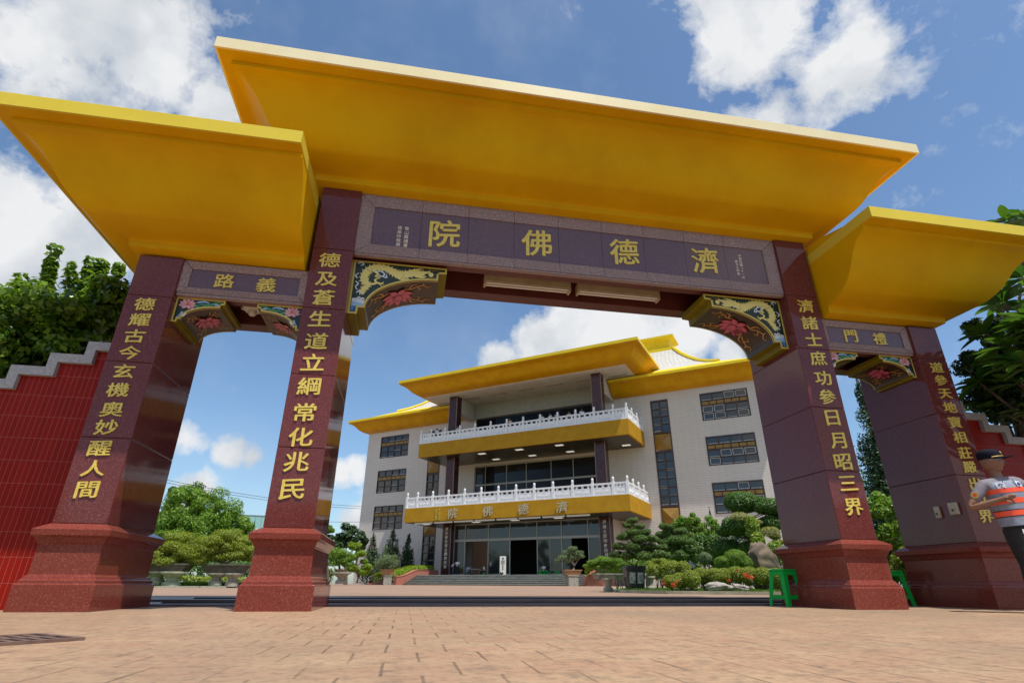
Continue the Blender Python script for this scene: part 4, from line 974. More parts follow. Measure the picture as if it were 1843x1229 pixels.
def spire_tree(label, px, D, top, halfw, lm, size, n, group=None, zbase=None, k_cl=22, name='conifer', cat='conifer', droop=1.0):
    b = at(px, top, D); b.z = gz(b.y)
    if zbase is not None: b.z = zbase
    t = plant(name, label, cat, b, group); H = at(px, top, D).z-b.z; W = halfw*px_m(D); cl = []
    for i in range(k_cl):
        f = (i+.5)/k_cl; r = W*(1-f)**.75*rng.uniform(.75, 1.1)+.04*W; a = rng.uniform(0, 6.28)
        for q in range(3 if f < .7 else 1):
            a += 2.1; cl.append(((math.cos(a)*r*.55, math.sin(a)*r*.55, H*(.06+.92*f)), (r*.6+.02, r*.6+.02, H/k_cl*1.9), n))
    crown('crown', cl, size, .4, lm, t, shell=.35, upbias=.5)
    MB().tube([(0, 0, -.05), (0, 0, H*.5), (0, 0, H*.93)], [W*.14, W*.09, W*.02], 7).build('trunk', M['bark'], t, 60); return t
def hedge(name, label, cat, pts, w, h, lm, size, n, z0=None, group=None, rnd=.5):
    """a clipped hedge along world points pts; leaves over its skin and a twiggy core"""
    b = Vector(pts[0]); t = plant(name, label, cat, b, group); P = []; Q = []; m = n//max(1, len(pts)-1); cl = []
    for a, c in zip(pts[:-1], pts[1:]):
        a, c = np.array(a-b), np.array(c-b); d = (c-a)/np.linalg.norm(c-a); s = np.array((-d[1], d[0], 0))
        u = rng.uniform(-.04, 1.04, m)[:, None]; th = rng.uniform(-.15, math.pi+.15, m); e = .55
        cx = np.sign(np.cos(th))*np.abs(np.cos(th))**e; cz = np.sign(np.sin(th))*np.abs(np.sin(th))**e
        wav = 1+.06*np.sin(u[:, 0]*17+1)+.05*np.sin(u[:, 0]*41+th*3); q = rng.uniform(.82, 1.02, m)*wav
        P.append(a+(c-a)*u+s*(cx*q*w/2)[:, None]+np.array((0, 0, 1))*(h*.45+cz*q*h*.55)[:, None])
        Q.append(s*np.cos(th)[:, None]+np.array((0, 0, 1))*(np.sin(th)+.25)[:, None]+rng.normal(size=(m, 3))*.4)
    leaf_mesh('foliage', np.concatenate(P), np.concatenate(Q), size, .5, lm, t)
    mb = MB()
    for a, c in zip(pts[:-1], pts[1:]):
        for k in range(5):
            p = np.array(a-b)+(np.array(c-a))*(k+.5)/5; limb_paths(mb, p, [p+np.array((rng.uniform(-.3, .3)*w, rng.uniform(-.3, .3)*w, h*.85)) for _ in range(3)], .03, .01, .2, k)
    mb.build('stems', M['bark'], t); return t
def stand(px, D, ytop, ybot, wt, lab, m='stone_pot', group='stone plant stands', w2=None):
    b = G(px, D); k = px_m(D)*.93; b.z = at(px, ybot, D).z; H = at(px, ytop, D).z-b.z; W = wt*k/2
    t = thing('plant_stand', lab, 'plant stand', b, 0, group)
    w2 = w2 or .62
    if w2 > .85:
        mb = MB(); mb.box(-W*.9, W*.9, -W*.9, W*.9, -.12, H*.9).box(-W, W, -W, W, H*.9+.001, H); mb.build('pedestal', M[m], t, 0, .03); return t
    MB().lathe([(W*w2*1.05, -.12), (W*w2*1.05, H*.12), (W*w2*.72, H*.2), (W*w2*.66, H*.45), (W*.85, H*.82), (W, H*.86), (W, H)], (0, 0, 0), 14).build('pedestal', M[m], t, 40); return t
def pot_on(t, D, px, ytop, ybot, wt, m, b, square=True, panel=None, dp=.62):
    k = px_m(D)*.93; c0 = px_local(b, px, ybot, D); c1 = px_local(b, px, ytop, D); H = c1[2]-c0[2]; W = wt*k/2; Dp = W*dp
    mb = MB(); ring = lambda q, z: [(c0[0]+x*q, c0[1]+y*q, c0[2]+z) for x, y in ((-W, -Dp), (W, -Dp), (W, Dp), (-W, Dp))]
    mb.loft([ring(.78, 0), ring(.92, H*.8), ring(1.0, H*.82), ring(1.0, H), ring(.88, H), ring(.86, H*.86)])
    for sx in (-.55, .55):
        for sy in (-.5, .5): mb.box(c0[0]+W*sx-.12*W, c0[0]+W*sx+.12*W, c0[1]+Dp*sy-.1*W, c0[1]+Dp*sy+.1*W, c0[2]-.1*H, c0[2]-.001)
    p = mb.build('pot', M[m], t, 0, .01)
    if panel:
        mb = MB()
        for sx in (-1, 1):
            x0, x1 = sorted((c0[0]+sx*W*.10, c0[0]+sx*W*.70)); y = c0[1]-Dp*.9-.02
            mb.add([(x0, y+.04, c0[2]+H*.15), (x1, y+.04, c0[2]+H*.15), (x1, y-.005, c0[2]+H*.70), (x0, y-.005, c0[2]+H*.70)], [(0, 1, 2, 3)])
        mb.build('pot_panel', M['pot_panel'], p)
    return p

# behind the left wall
bushy_tree('broadleaf_tree', 'dense glossy green tree rising above the stepped wall on the left', 'tree', 60, 10.0, [(60, 590, 110, 75), (175, 570, 80, 80), (-60, 600, 90, 90), (120, 650, 130, 60), (20, 690, 120, 60)], L['fukugi'], .115, .55, (80, 760), .14, n=300, base=(-9.1, 2.1, 0), sub=20, shell=.2)
t = bpy.data.objects['broadleaf_tree']; b = t.location; cl = []
for x0, y0, x1, y1 in ((70, 560, 99, 448), (85, 520, 92, 470), (20, 590, 38, 500), (45, 600, 66, 510), (120, 560, 128, 480), (150, 530, 165, 470), (195, 540, 215, 480), (-5, 600, -2, 520), (175, 520, 185, 475)):
    for q in np.linspace(0, 1, 9):
        c = px_local(b, x0+(x1-x0)*q, y0+(y1-y0)*q, 10.0); cl.append((c, (.09, .09, .08), 24))
crown('shoots', cl, .115, .55, L['fukugi'], t, upbias=1.1)
# between the left pillars
bushy_tree('broadleaf_tree', 'tall rounded light green tree behind the left bonsai pots', 'tree', 360, 46, [(345, 905, 42, 32), (390, 925, 42, 42), (310, 955, 38, 40), (415, 960, 35, 32), (355, 965, 60, 38)], L['bright'], .20, .36, (355, 985), .16, n=440, sub=18)
bushy_tree('broadleaf_tree', 'dark green tree crown behind the light green tree at left', 'tree', 335, 52, [(335, 900, 38, 26), (300, 945, 30, 30)], L['mid'], .18, .45, (335, 960), .15, n=380, sub=14)
spire_tree('slim dark conifer beside the left inner pillar, near the glass house', 458, 55, 940, 7, L['dark'], .2, 26)
hedge('shrub_row', 'rough green shrub row behind the left bonsai stands', 'shrubs', [G(240, 33), G(350, 33.5), G(480, 35)], 1.6, 1.35, L['mid'], .11, 10500)
gh = thing('glass_house', 'pale green glass sided roof building far behind the left pillars', 'building', at(452, 1047, 80)*1, R(12)); gb = gh.location; gb.z = 0
k = px_m(80); zt, zb = at(452, 927, 80).z, at(452, 950, 80).z
mb = MB(); mb.box(-4.5, 5, 0, 6, 0, zb); mb.build('wall', mottled('cream_house_wall', (.62, .60, .52), (.52, .5, .44), 1, .7), gh)
mb = MB()
for i in range(14): mb.box(-4.5+.73*i, -4.46+.73*i, -.03, .03, zb+.002, zt)
mb.box(-4.5, 5, -.03, .03, zt, zt+.06); mb.build('fence_frame', M['steel'], gh)
MB().add([(-4.5, .035, zb), (5, .035, zb), (5, .035, zt), (-4.5, .035, zt)], [(0, 1, 2, 3)]).build('glass_panel', mat('green_glass', (.25, .48, .45), .15), gh)
# bonsai with pots, left lawn
def bonsai(label, px, D, pads, trunk, lm, pot, size=.09, dens=700, pm='stone_pot', panel=None, tr=.09, zb=None, bm='bark', flat=.40):
    """pot: (px, ytop, ybot, width)"""
    t = cloud_tree('potted_bonsai', label, 'bonsai', px, D, pads, lm, trunk, size, dens, bm, tr, 'potted bonsai trees', zb, flat)
    pot_on(t, D, pot[0], pot[1], pot[2], pot[3], pm, t.location, True, panel); return t
bonsai('broad yellow-green bonsai in a long grey trough, left of the two on the left lawn', 318, 26.5, [(318, 968, 24), (345, 978, 20), (295, 985, 20), (285, 1000, 20), (338, 997, 26), (300, 1010, 22), (355, 1008, 20), (322, 985, 22), (278, 1012, 16)], [(322, 1015), (312, 1005), (322, 995), (318, 980)], L['bonsai'], (300, 1014, 1028, 74), .062, 1500, 'trough', None, .13, bm='pale_bark')
bonsai('broad yellow-green bonsai with leaning trunks in a dark trough near the left inner pillar', 405, 26.5, [(405, 963, 24), (430, 972, 22), (382, 975, 22), (372, 990, 22), (440, 988, 20), (412, 985, 26), (385, 1002, 20), (448, 1003, 16), (362, 1000, 16), (425, 1000, 20)], [(402, 1016), (405, 1005), (398, 992), (408, 975)], L['bonsai'], (405, 1015, 1031, 76), .062, 1500, 'trough', None, .12, bm='pale_bark')
stand(308, 26.2, 1028, 1050, 44, 'pale stone pedestal under the left trough bonsai', 'moss_pot')
stand(280, 26.6, 1028, 1046, 40, 'mossy stone pedestal half hidden by the outer left pillar', 'moss_pot')
stand(388, 26.4, 1031, 1047, 36, 'shaded stone pedestal under the trough near the left inner pillar', 'stone_pot')
stand(417, 26.2, 1031, 1049, 34, 'pale stone pedestal closest to the left inner pillar', 'stone_pot')
hedge('shrub_row', 'low dark brown-green shrubs under the left bonsai troughs', 'shrubs', [G(330, 29), G(440, 30)], .8, .42, L['bonsai'], .1, 1800)
# left of the steps
bushy_tree('broadleaf_tree', 'tall dark tree at the left corner of the temple hall', 'tree', 622, 72, [(622, 965, 24, 28), (600, 985, 20, 22), (645, 975, 16, 24)], L['dark'], .42, .5, (622, 1000), .2, n=150, sub=12)
bushy_tree('broadleaf_tree', 'bright green tree glimpsed beside the left inner pillar', 'tree', 590, 66, [(588, 955, 14, 26)], L['bright'], .36, .5, (588, 1000), .15, n=130, sub=10)
for x, tp, hw, lab in ((673, 962, 24, 'dark conifer against the hall, left of three spires'), (709, 953, 30, 'dark conifer against the hall, tallest middle spire of three'), (736, 962, 20, 'dark conifer against the hall, right of three spires')):
    spire_tree(lab, x, 80 if x != 736 else 79, tp, hw, L['dark'], .26, 70, 'dark conifers before the hall', k_cl=22)
spire_tree('lighter green conifer in front of the dark spires by the hall', 694, 77, 978, 13, L['mid'], .2, 30, k_cl=14)
cloud_tree('cloud_pruned_tree', 'cloud pruned tree with stacked dome pads left of the entrance', 'topiary tree', 642, 47, [(638, 983, 12), (650, 996, 10.5), (633, 1003, 10), (654, 1010, 7), (636, 1023, 11), (660, 1021, 11), (655, 1029, 11), (622, 1012, 9)], L['lime'], [(642, 1049), (645, 1035), (640, 1018), (644, 1003), (640, 988)], .13, 1500, flat=.55)
bonsai('leafy green bonsai on a round stone table left of the entrance', 612, 45, [(612, 995, 18), (598, 1003, 15), (626, 1003, 15), (612, 1008, 18), (600, 1014, 12), (624, 1015, 12)], [(612, 1028), (610, 1015), (613, 1000)], L['bright'], (612, 1024, 1029, 22), .12, 800, 'ochre_pot', None, .1)
stand(612, 45, 1029, 1047, 38, 'round grey stone table under the leafy bonsai', 'stone_pot', w2=.45)
bonsai('dense rounded grey-green pine bonsai in an ochre pot left of the steps', 696, 67, [(696, 1008, 15), (685, 1013, 11), (707, 1011, 11), (690, 1018, 12), (704, 1019, 11), (696, 1003, 10), (682, 1019, 7), (710, 1017, 6), (708, 1002, 7)], [(697, 1027), (697, 1015), (696, 1005)], L['greyp'], (697, 1024, 1034, 27), .11, 1300, 'ochre_pot', None, .12, flat=.6)
stand(697, 67, 1035, 1052, 17, 'square weathered stone pillar under the rounded pine bonsai', 'stone_pot', w2=.9)
hr = thing('handrail', 'curved stainless steel handrail of the ramp left of the steps', 'handrail', G(675, 69)); hb = hr.location; mb = MB()
for dz in (0, .35):
    mb.tube([px_local(hb, 662, 1050, 69), px_local(hb, 661, 1043+dz*18, 69), px_local(hb, 665, 1037+dz*18, 69), px_local(hb, 685, 1031+dz*18, 70), px_local(hb, 700, 1029+dz*18, 71)], .03, 8)
for x, y in ((663, 1038), (675, 1033), (690, 1030)): mb.tube([px_local(hb, x, 1052, 69.3), px_local(hb, x, y, 69.3)], .03, 6)
mb.build('rails', M['steel'], hr, 40)
mb = MB(); q = [G(662, 68), G(700, 68), G(705, 72), G(670, 72)]; zz = (.14, .55, .60, .16); mb.add([(p.x-hb.x, p.y-hb.y, 0) for p in q]+[(p.x-hb.x, p.y-hb.y, z) for p, z in zip(q, zz)], [(4, 5, 6, 7), (0, 1, 5, 4), (1, 2, 6, 5), (2, 3, 7, 6), (3, 0, 4, 7)]); mb.build('ramp', M['red_brick'], hr)
def uvp(u, v, z): return tw(u, v, z)
hedge('clipped_hedge', 'clipped lime green hedge left of the entrance steps', 'hedge', [uvp(-12.6, 15.0, .12), uvp(-12.5, 12.5, .45), uvp(-12.4, 9.5, 1.0), uvp(-12.3, 6.5, 1.1)], 2.2, 1.25, L['lime'], .17, 7500, group='clipped hedges by the steps')
hedge('clipped_hedge', 'clipped lime green hedge right of the entrance steps', 'hedge', [uvp(12.7, 15.2, .55), uvp(12.6, 12.5, .9), uvp(12.5, 9.5, 1.1), uvp(12.4, 6.5, 1.1)], 2.0, 1.25, L['lime'], .17, 7500, group='clipped hedges by the steps')
# right of the steps
bonsai('spreading grey-green pine bonsai in an ochre pot right of the steps', 1030, 56.5, [(1030, 987, 9), (1022, 994, 11), (1040, 996, 11), (1012, 1003, 10), (1031, 1003, 12), (1046, 1001, 7), (1004, 1009, 7), (1024, 1009, 9)], [(1032, 1026), (1034, 1017), (1028, 1008), (1032, 996)], L['greyp'], (1030, 1025, 1035, 35), .10, 1100, 'ochre_pot', None, .16, bm='pale_bark', flat=.5)
stand(1030, 56.5, 1035, 1054, 22, 'square stone pillar under the spreading pine bonsai', 'stone_pot', w2=.9)
PINE = [(1138, 936, 11), (1130, 945, 10), (1150, 948, 10), (1140, 957, 16), (1160, 958, 12), (1122, 966, 14), (1150, 970, 18), (1172, 970, 13), (1115, 983, 14), (1140, 985, 18), (1168, 984, 16), (1190, 984, 11), (1108, 998, 12), (1128, 1000, 15), (1155, 1000, 18), (1183, 998, 14), (1200, 1000, 9)]
bonsai('tall layered pine bonsai in a black pot with grey panels', 1141, 17, PINE, [(1143, 1021), (1150, 1005), (1141, 985), (1148, 965), (1139, 940)], L['pine'], (1143, 1018, 1058, 40), .042, 1900, 'dark_pot', True, .05, zb=.125, flat=.45)
stand(1094, 17.6, 1040, 1060, 22, 'mossy pale stone pedestal left of the black pot', 'moss_pot', w2=.8)
stand(1170, 17.6, 1036, 1059, 20, 'mossy pale stone pedestal right of the black pot', 'moss_pot', w2=.8)
bonsai('low leafy bonsai with pale twisted stems in a brown trough left of the black pot', 1090, 18.4, [(1085, 1008, 16), (1068, 1012, 13), (1105, 1010, 14), (1058, 1018, 10), (1095, 1018, 14), (1075, 1020, 11)], [(1092, 1040), (1085, 1028), (1095, 1018), (1088, 1010)], L['bright'], (1096, 1032, 1042, 60), .042, 1400, 'stone_pot', None, .04, zb=.125, bm='pale_bark')
bonsai('low yellow-tipped bonsai in a flat trough right of the black pot', 1190, 18.8, [(1190, 1010, 14), (1175, 1015, 12), (1208, 1014, 12), (1222, 1020, 10), (1195, 1022, 12)], [(1195, 1038), (1188, 1028), (1194, 1018), (1190, 1012)], L['bonsai'], (1198, 1034, 1040, 70), .04, 1500, 'stone_pot', None, .035, zb=.125, bm='pale_bark')
cloud_tree('pine_tree', 'layered dark green garden pine behind the black pot bonsai', 'pine', 1215, 21, [(1200, 948, 14), (1222, 955, 14), (1195, 962, 16), (1215, 972, 20), (1235, 975, 14), (1208, 985, 18), (1240, 990, 14), (1220, 1000, 18), (1195, 975, 14), (1245, 1004, 10)], L['pine'], [(1218, 1052), (1224, 1020), (1214, 990), (1218, 965), (1204, 948)], .05, 2000, tr=.06, zbase=.125)
bushy_tree('broadleaf_tree', 'open frangipani tree with pale bare limbs behind the garden pine', 'tree', 1250, 25, [(1240, 935, 32, 18), (1222, 945, 18, 14), (1275, 955, 22, 22), (1255, 960, 28, 16)], L['bright'], .11, .34, (1250, 985), .06, 'pale_bark', n=170, sub=14, zbase=.125)
for x, tp, hw, lab in ((1277, 917, 7, 'slim dark conifer behind the frangipani tree in the right garden'), (1295, 970, 9, 'short dark conifer between the frangipani and the dome topiary')):
    spire_tree(lab, x, 27, tp, hw, L['dark'], .1, 26, k_cl=18, zbase=.125)
cloud_tree('cloud_pruned_tree', 'large dome topiary tree with several clipped crowns beside the right inner pillar', 'topiary tree', 1340, 23, [(1340, 902, 31), (1382, 912, 24), (1395, 915, 18), (1325, 948, 26), (1385, 942, 22), (1305, 955, 16), (1310, 985, 22), (1340, 985, 14)], L['mid'], [(1345, 1052), (1338, 1010), (1350, 970), (1342, 940), (1345, 915)], .055, 4800, tr=.07, zbase=.125, flat=.62, asp=.6)
crown('variegated_tufts', [(px_local(bpy.data.objects['cloud_pruned_tree.001'].location, x, y, 22.4), (r*px_m(22), r*px_m(22), r*px_m(22)*.5), 1100) for x, y, r in ((1330, 930, 17), (1385, 957, 18), (1362, 940, 10), (1352, 960, 10), (1395, 965, 10), (1400, 975, 10))], .065, .35, L['cream'], bpy.data.objects['cloud_pruned_tree.001'])
r_ = rock_mesh('boulder', M['rock'], (.56, .42, .78), None, tuple(G(1380, 19.5)+Vector((0, 0, .62))), .4, 5); tag(r_, 'tall weathered brown boulder beside the right inner pillar', 'boulder')
r_.rotation_euler = (0, R(-14), .5)
for x, D, s, sd, lab, mm in ((1293, 15.9, (.40, .24, .16), 3, 'long pale garden rock in front of the flowering shrubs', 'pale_rock'), (1330, 15.9, (.24, .18, .13), 8, 'smaller pale garden rock at the right of the long one', 'pale_rock'), (1297, 18.6, (.30, .25, .20), 11, 'low brown garden rock behind the flowering shrubs', 'rock'), (1390, 17.2, (.30, .2, .2), 12, 'white garden rock beside the green stool', 'white_rock')):
    z = {1293: .20, 1330: .18, 1297: .50, 1390: .46}[x]
    tag(rock_mesh('garden_rock', M[mm], s, None, tuple(G(x, D)*1) if 0 else (G(x, D).x, G(x, D).y, z), sd*.7, sd), lab, 'rock')
def mound(name, label, D, blobs, lm, size, n, group=None, asp=.5, flowers=None):
    """low rounded shrub: overlapping leafy domes (px, py of the dome's middle, half-width px, half-height px)"""
    x0 = sum(b[0] for b in blobs)/len(blobs); b = G(x0, D); b.z = RZ-.01; t = plant(name, label, 'shrub', b, group); k = px_m(D); cl = []; mb = MB()
    for x, y, rx, ry in blobs:
        c = px_local(b, x, y, D)+np.array((CF.x, CF.y, 0))*rng.uniform(-.12, .12); cl.append((c, (rx*k, rx*k*.85, ry*k), n))
        for q in range(7):
            d = rng.normal(size=3); d /= np.linalg.norm(d); d[2] = abs(d[2])*.8; cl.append((c+d*np.array((rx*k, rx*k*.85, ry*k))*.75, (rx*k*.34,)*2+(ry*k*.36,), n//6))
        limb_paths(mb, (c[0]*.9, c[1]*.9, -.02), [c+rng.normal(size=3)*.08 for _ in range(4)], .014, .005, .2, int(x))
    crown('foliage', cl, size, asp, lm, t, shell=.72, upbias=.6); mb.build('stems', M['bark'], t, 60)
    if flowers: crown('flowers', [(np.array(at(x, y, d)-b), (r, r, r*.8), m) for x, y, d, r, m in flowers], .035, .7, L['flower'], t)
    return t
mound('azalea_shrub', 'azalea shrub with red flowers at the left, near the black pot', 16.0, [(1205, 1046, 15, 11), (1225, 1044, 16, 13), (1244, 1042, 17, 15)], L['bonsai'], .034, 3000, 'flowering azalea shrubs', .5, [(1196, 1050, 15.75, .06, 34), (1212, 1052, 15.7, .08, 60), (1220, 1045, 15.75, .04, 16), (1194, 1044, 15.8, .03, 8)])
mound('azalea_shrub', 'azalea shrub with few flowers behind the long pale rock', 16.5, [(1265, 1036, 17, 14), (1287, 1036, 18, 13), (1306, 1036, 15, 13)], L['bonsai'], .034, 3000, 'flowering azalea shrubs', .5, [(1312, 1044, 16.15, .04, 26), (1250, 1034, 16.2, .03, 6)])
mound('azalea_shrub', 'azalea shrub with the largest red flower cluster, beside the green stool', 16.6, [(1328, 1034, 17, 14), (1350, 1036, 19, 15), (1373, 1036, 18, 14), (1396, 1040, 18, 16)], L['bonsai'], .034, 3300, 'flowering azalea shrubs', .5, [(1343, 1035, 16.15, .09, 80), (1352, 1039, 16.1, .06, 40), (1326, 1026, 16.4, .04, 14)])
mound('mound_shrub', 'fine leaved green mound shrub before the boulder', 18.6, [(1303, 1012, 18, 11), (1325, 1004, 20, 15), (1342, 1012, 14, 10)], L['bright'], .034, 4200, None, .3)
mound('mound_shrub', 'small grey-green ball shrub left of the mound shrub', 19.4, [(1268, 1004, 12, 10)], L['greyp'], .034, 3000, None, .4)
mound('leafy_shrub', 'bright leafy shrub glowing behind the boulder', 21.5, [(1357, 950, 12, 22), (1362, 975, 12, 16), (1395, 990, 14, 16)], L['lime'], .085, 800, None, .6)
mound('leafy_shrub', 'dark leafy shrub under the frangipani limbs', 24, [(1240, 990, 22, 22), (1262, 985, 18, 26), (1285, 985, 18, 24), (1225, 1010, 20, 14)], L['mid'], .075, 1300, None, .5)
mound('leafy_shrub', 'dark leafy shrub under the dome topiary', 25, [(1310, 985, 20, 24), (1335, 975, 18, 26), (1290, 1000, 18, 18)], L['dark'], .075, 1300, None, .5)
mound('leafy_shrub', 'yellow-green leafy shrub between the black pot and the lantern', 17.9, [(1178, 1026, 16, 12), (1205, 1022, 18, 13), (1228, 1022, 14, 12)], L['bonsai'], .045, 1500, None, .45)
mound('leafy_shrub', 'fresh green leafy shrub behind the black pot', 19.6, [(1105, 1020, 18, 14), (1135, 1016, 20, 14), (1165, 1016, 18, 14)], L['bright'], .05, 1500, None, .45)
mound('leafy_shrub', 'shaded green shrub beside the brick wing wall', 24, [(1090, 1024, 16, 16), (1120, 1020, 18, 18)], L['mid'], .07, 1100, None, .5)
ln = thing('stone_lantern', 'small grey pagoda lantern among the shrubs of the right garden', 'lantern', (G(1246, 18.6).x, G(1246, 18.6).y, .125)); z1 = at(1246, 1008, 18.6).z-.125
MB().lathe([(.13, 0), (.13, .06), (.05, .1), (.045, z1*.45), (.12, z1*.5), (.12, z1*.55)], (0, 0, 0), 10).build('post', M['stone_pot'], ln, 30)
MB().lathe([(.08, z1*.551), (.08, z1*.78), (.20, z1*.79), (.06, z1*.93), (.02, z1)], (0, 0, 0), 6).build('roof', M['dark_pot'], ln)
hedge('shrub_row', 'mixed dark shrubs closing the right garden behind the topiary', 'shrubs', [G(1180, 30), G(1300, 30), G(1430, 29)], 1.6, 1.7, L['mid'], .15, 6500)
bt = thing('garden_bench', 'low dark slab bench among the pots of the right garden', 'bench', (G(1222, 17.2).x, G(1222, 17.2).y, .125))
MB().box(-.28, .28, -.1, .1, .26, .31).build('slab', M['dark_pot'], bt, 0, .01)
for s in (-1, 1): MB().box(s*.2-.04, s*.2+.04, -.08, .08, 0, .259).build('leg', M['stone_pot'], bt)
# right side arch
for x, D, tp, hw, lab in ((1545, 21, 690, 24, 'tall dark clipped conifer seen through the right side arch, taller left one'), (1575, 20, 760, 22, 'dark conifer seen through the right side arch, shorter right one')):
    spire_tree(lab, x, D, tp, hw*2.3, L['dark'], .11, 190, 'dark conifers behind the right side arch', k_cl=30, zbase=.1)
bushy_tree('shrub', 'bright green bush behind the right inner pillar', 'shrub', 1595, 15, [(1590, 915, 34, 24), (1605, 960, 40, 34), (1590, 1000, 40, 30)], L['bright'], .09, .45, (1595, 1010), .04, n=170, sub=16, zbase=.1)
bushy_tree('shrub', 'low variegated bush behind the second green stool', 'shrub', 1625, 12.5, [(1620, 1025, 26, 22), (1640, 1010, 20, 26)], L['bonsai'], .06, .5, (1625, 1040), .03, n=120, sub=10, zbase=.09)
hedge('shrub_row', 'dark hedge far behind the right side arch', 'hedge', [G(1480, 26), G(1700, 24)], 1.6, 2.6, L['mid'], .14, 5500)
# plumeria in front of the right wall and trees behind it
def plumeria(label, base, tips, group=None, seed=3):
    t = plant('plumeria_tree', label, 'tree', base, group); rs = np.random.default_rng(seed); mb = MB(); b = np.array(base)
    mb.tube([(0, 0, -.05), (.02, .03, .9), (-.03, .0, 1.7)], [.11, .09, .08], 9)
    P = []; V = []; F = []
    for tip in tips:
        tip = np.array(tip)-b; mid = np.array((-.03, 0, 1.7))*.55+tip*.45+rs.normal(size=3)*.08; mb.tube([(-.03, 0, 1.65), mid, tip], [.05, .032, .018], 7)
        ax = (tip-mid); ax /= np.linalg.norm(ax); ax = ax*.5+np.array((0, 0, .6)); ax /= np.linalg.norm(ax)
        for k in range(20):
            a = k*2.4; lift = rs.uniform(-.25, .75); s = np.array((math.cos(a), math.sin(a), 0)); s -= ax*(s@ax); s /= np.linalg.norm(s)
            d = s+ax*lift; d /= np.linalg.norm(d); Ln = rs.uniform(.30, .50); W = Ln*.17; side = np.cross(d, ax); side /= np.linalg.norm(side); up = np.cross(side, d)
            o = len(V)
            for q, wq, dr in ((.10, .15, 0), (.35, .8, .02), (.62, 1.0, .0), (.85, .62, -.05), (1.0, .05, -.10)):
                c = tip+d*Ln*q+up*dr*Ln
                V += [tuple(c-side*W*wq+up*.12*W*wq), tuple(c-up*.18*W*wq), tuple(c+side*W*wq+up*.12*W*wq)]
            for i in range(4): F += [(o+3*i, o+3*i+1, o+3*i+4, o+3*i+3), (o+3*i+1, o+3*i+2, o+3*i+5, o+3*i+4)]
    mb.build('trunk', M['bark'], t, 60)
    c = MB(); c.v = V; c.f = F; c.m = [0]*len(F); c.build('crown', L['plum'], t, 180)
    return t
def atxy(px, py, y):
    d = pdir(px, py); s = (y-CC.y)/d.y; return CC+d*s
tips = [atxy(px, py, y) for px, py, y in ((1775, 600, .0), (1800, 660, -.1), (1838, 690, -.3), (1850, 590, .1), (1805, 545, .3), (1842, 500, -.2), (1860, 640, -.2), (1835, 560, .35), (1765, 690, .2), (1870, 740, -.3), (1790, 735, .35))]
tips += [Vector(p) for p in ((6.1, -1.15, 3.55), (6.4, -1.3, 3.7), (6.7, -1.1, 3.9), (6.3, -.75, 3.6), (6.9, -1.5, 3.6), (6.0, -.75, 3.15), (6.55, -.95, 3.3), (7.2, -1.2, 3.8), (5.95, -1.3, 3.3), (6.2, -1.6, 3.4), (6.6, -1.7, 3.4), (5.7, -.95, 3.25), (5.95, -1.15, 3.5), (6.2, -.95, 3.3), (6.45, -1.2, 3.45), (5.75, -1.35, 3.45), (6.0, -.9, 3.0), (6.3, -1.0, 3.1), (5.6, -1.1, 2.95))]
plumeria('plumeria tree with long glossy leaves hanging before the right wall', (6.95, -.55, 0), tips)
pt = plumeria('taller plumeria with a bright leaf tuft showing above the small right roof', (9.0, 2.8, 0), [at(1812, 400, 13.2), at(1850, 395, 13.0), at(1870, 430, 13.2), at(1880, 520, 13.0), at(1860, 470, 13.6)], None, 5)
bushy_tree('broadleaf_tree', 'dense dark hedge tree above the stepped wall on the right', 'tree', 1830, 11.5, [(1790, 640, 50, 60), (1840, 690, 60, 60), (1800, 720, 45, 40), (1880, 620, 60, 90)], L['dark'], .075, .5, (1850, 780), .1, n=330, base=(8.6, 2.2, 0), sub=20)
# the row of trees across the road, which the polished granite mirrors
for k in range(9):
    x = -34+8.2*k+rng.uniform(-1.5, 1.5); h = rng.uniform(5.5, 8.0); t = plant('street_tree', 'round dark street tree across the road from the gateway', 'tree', (x, -33+rng.uniform(-2, 2), 0), 'street trees across the road')
    crown('crown', blob_clumps((0, 0, h*.62), (3.0, 3.0, h*.36), 22, 1.15, 70), .6, .5, L['mid'], t); mb = MB(); mb.tube([(0, 0, -.1), (.05, 0, h*.3), (0, .05, h*.7)], [.2, .16, .07], 8); limb_paths(mb, (.05, 0, h*.35), [(1.5, .5, h*.7), (-1.4, .3, h*.65), (.2, -1.5, h*.7)], .08, .03, .2, k); mb.build('trunk', M['bark'], t, 60)
# distance: tree belts left and right of the hall
for x, D, rx, top, lab in ((250, 60, 60, 930, 'distant green tree behind the outer left pillar'), (520, 85, 60, 975, 'distant green tree behind the left inner pillar'), (1500, 48, 60, 800, 'large dark tree behind the right inner pillar'), (1680, 40, 70, 760, 'large dark tree behind the outermost right pillar')):
    bushy_tree('broadleaf_tree', lab, 'tree', x, D, [(x, (top+1050)/2, rx, (1050-top)/2), (x+rx*.6, (top+1050)/2+25, rx*.7, (1050-top)/2.4)], L['mid'], .4 if D > 50 else .25, .5, (x, 1010), .2, n=150, sub=16)
# overhead cables on the left
for y0, y1, lab in ((857, 905, 'thin overhead cable left of the hall, highest of the three'), (862, 909, 'thin overhead cable left of the hall, just below the highest'), (905, 930, 'thin overhead cable left of the hall, lowest of the three')):
    a, b2 = at(200, y0-14 if y0 < 900 else y0-8, 95), at(700, y1+8, 125); pts = [a+(b2-a)*q+Vector((0, 0, -1.2*math.sin(math.pi*q))) for q in np.linspace(0, 1, 16)]
    tag(MB().tube(pts, .035, 5).build('overhead_cable', M['dark_steel']), lab, 'cable', 'overhead cables')

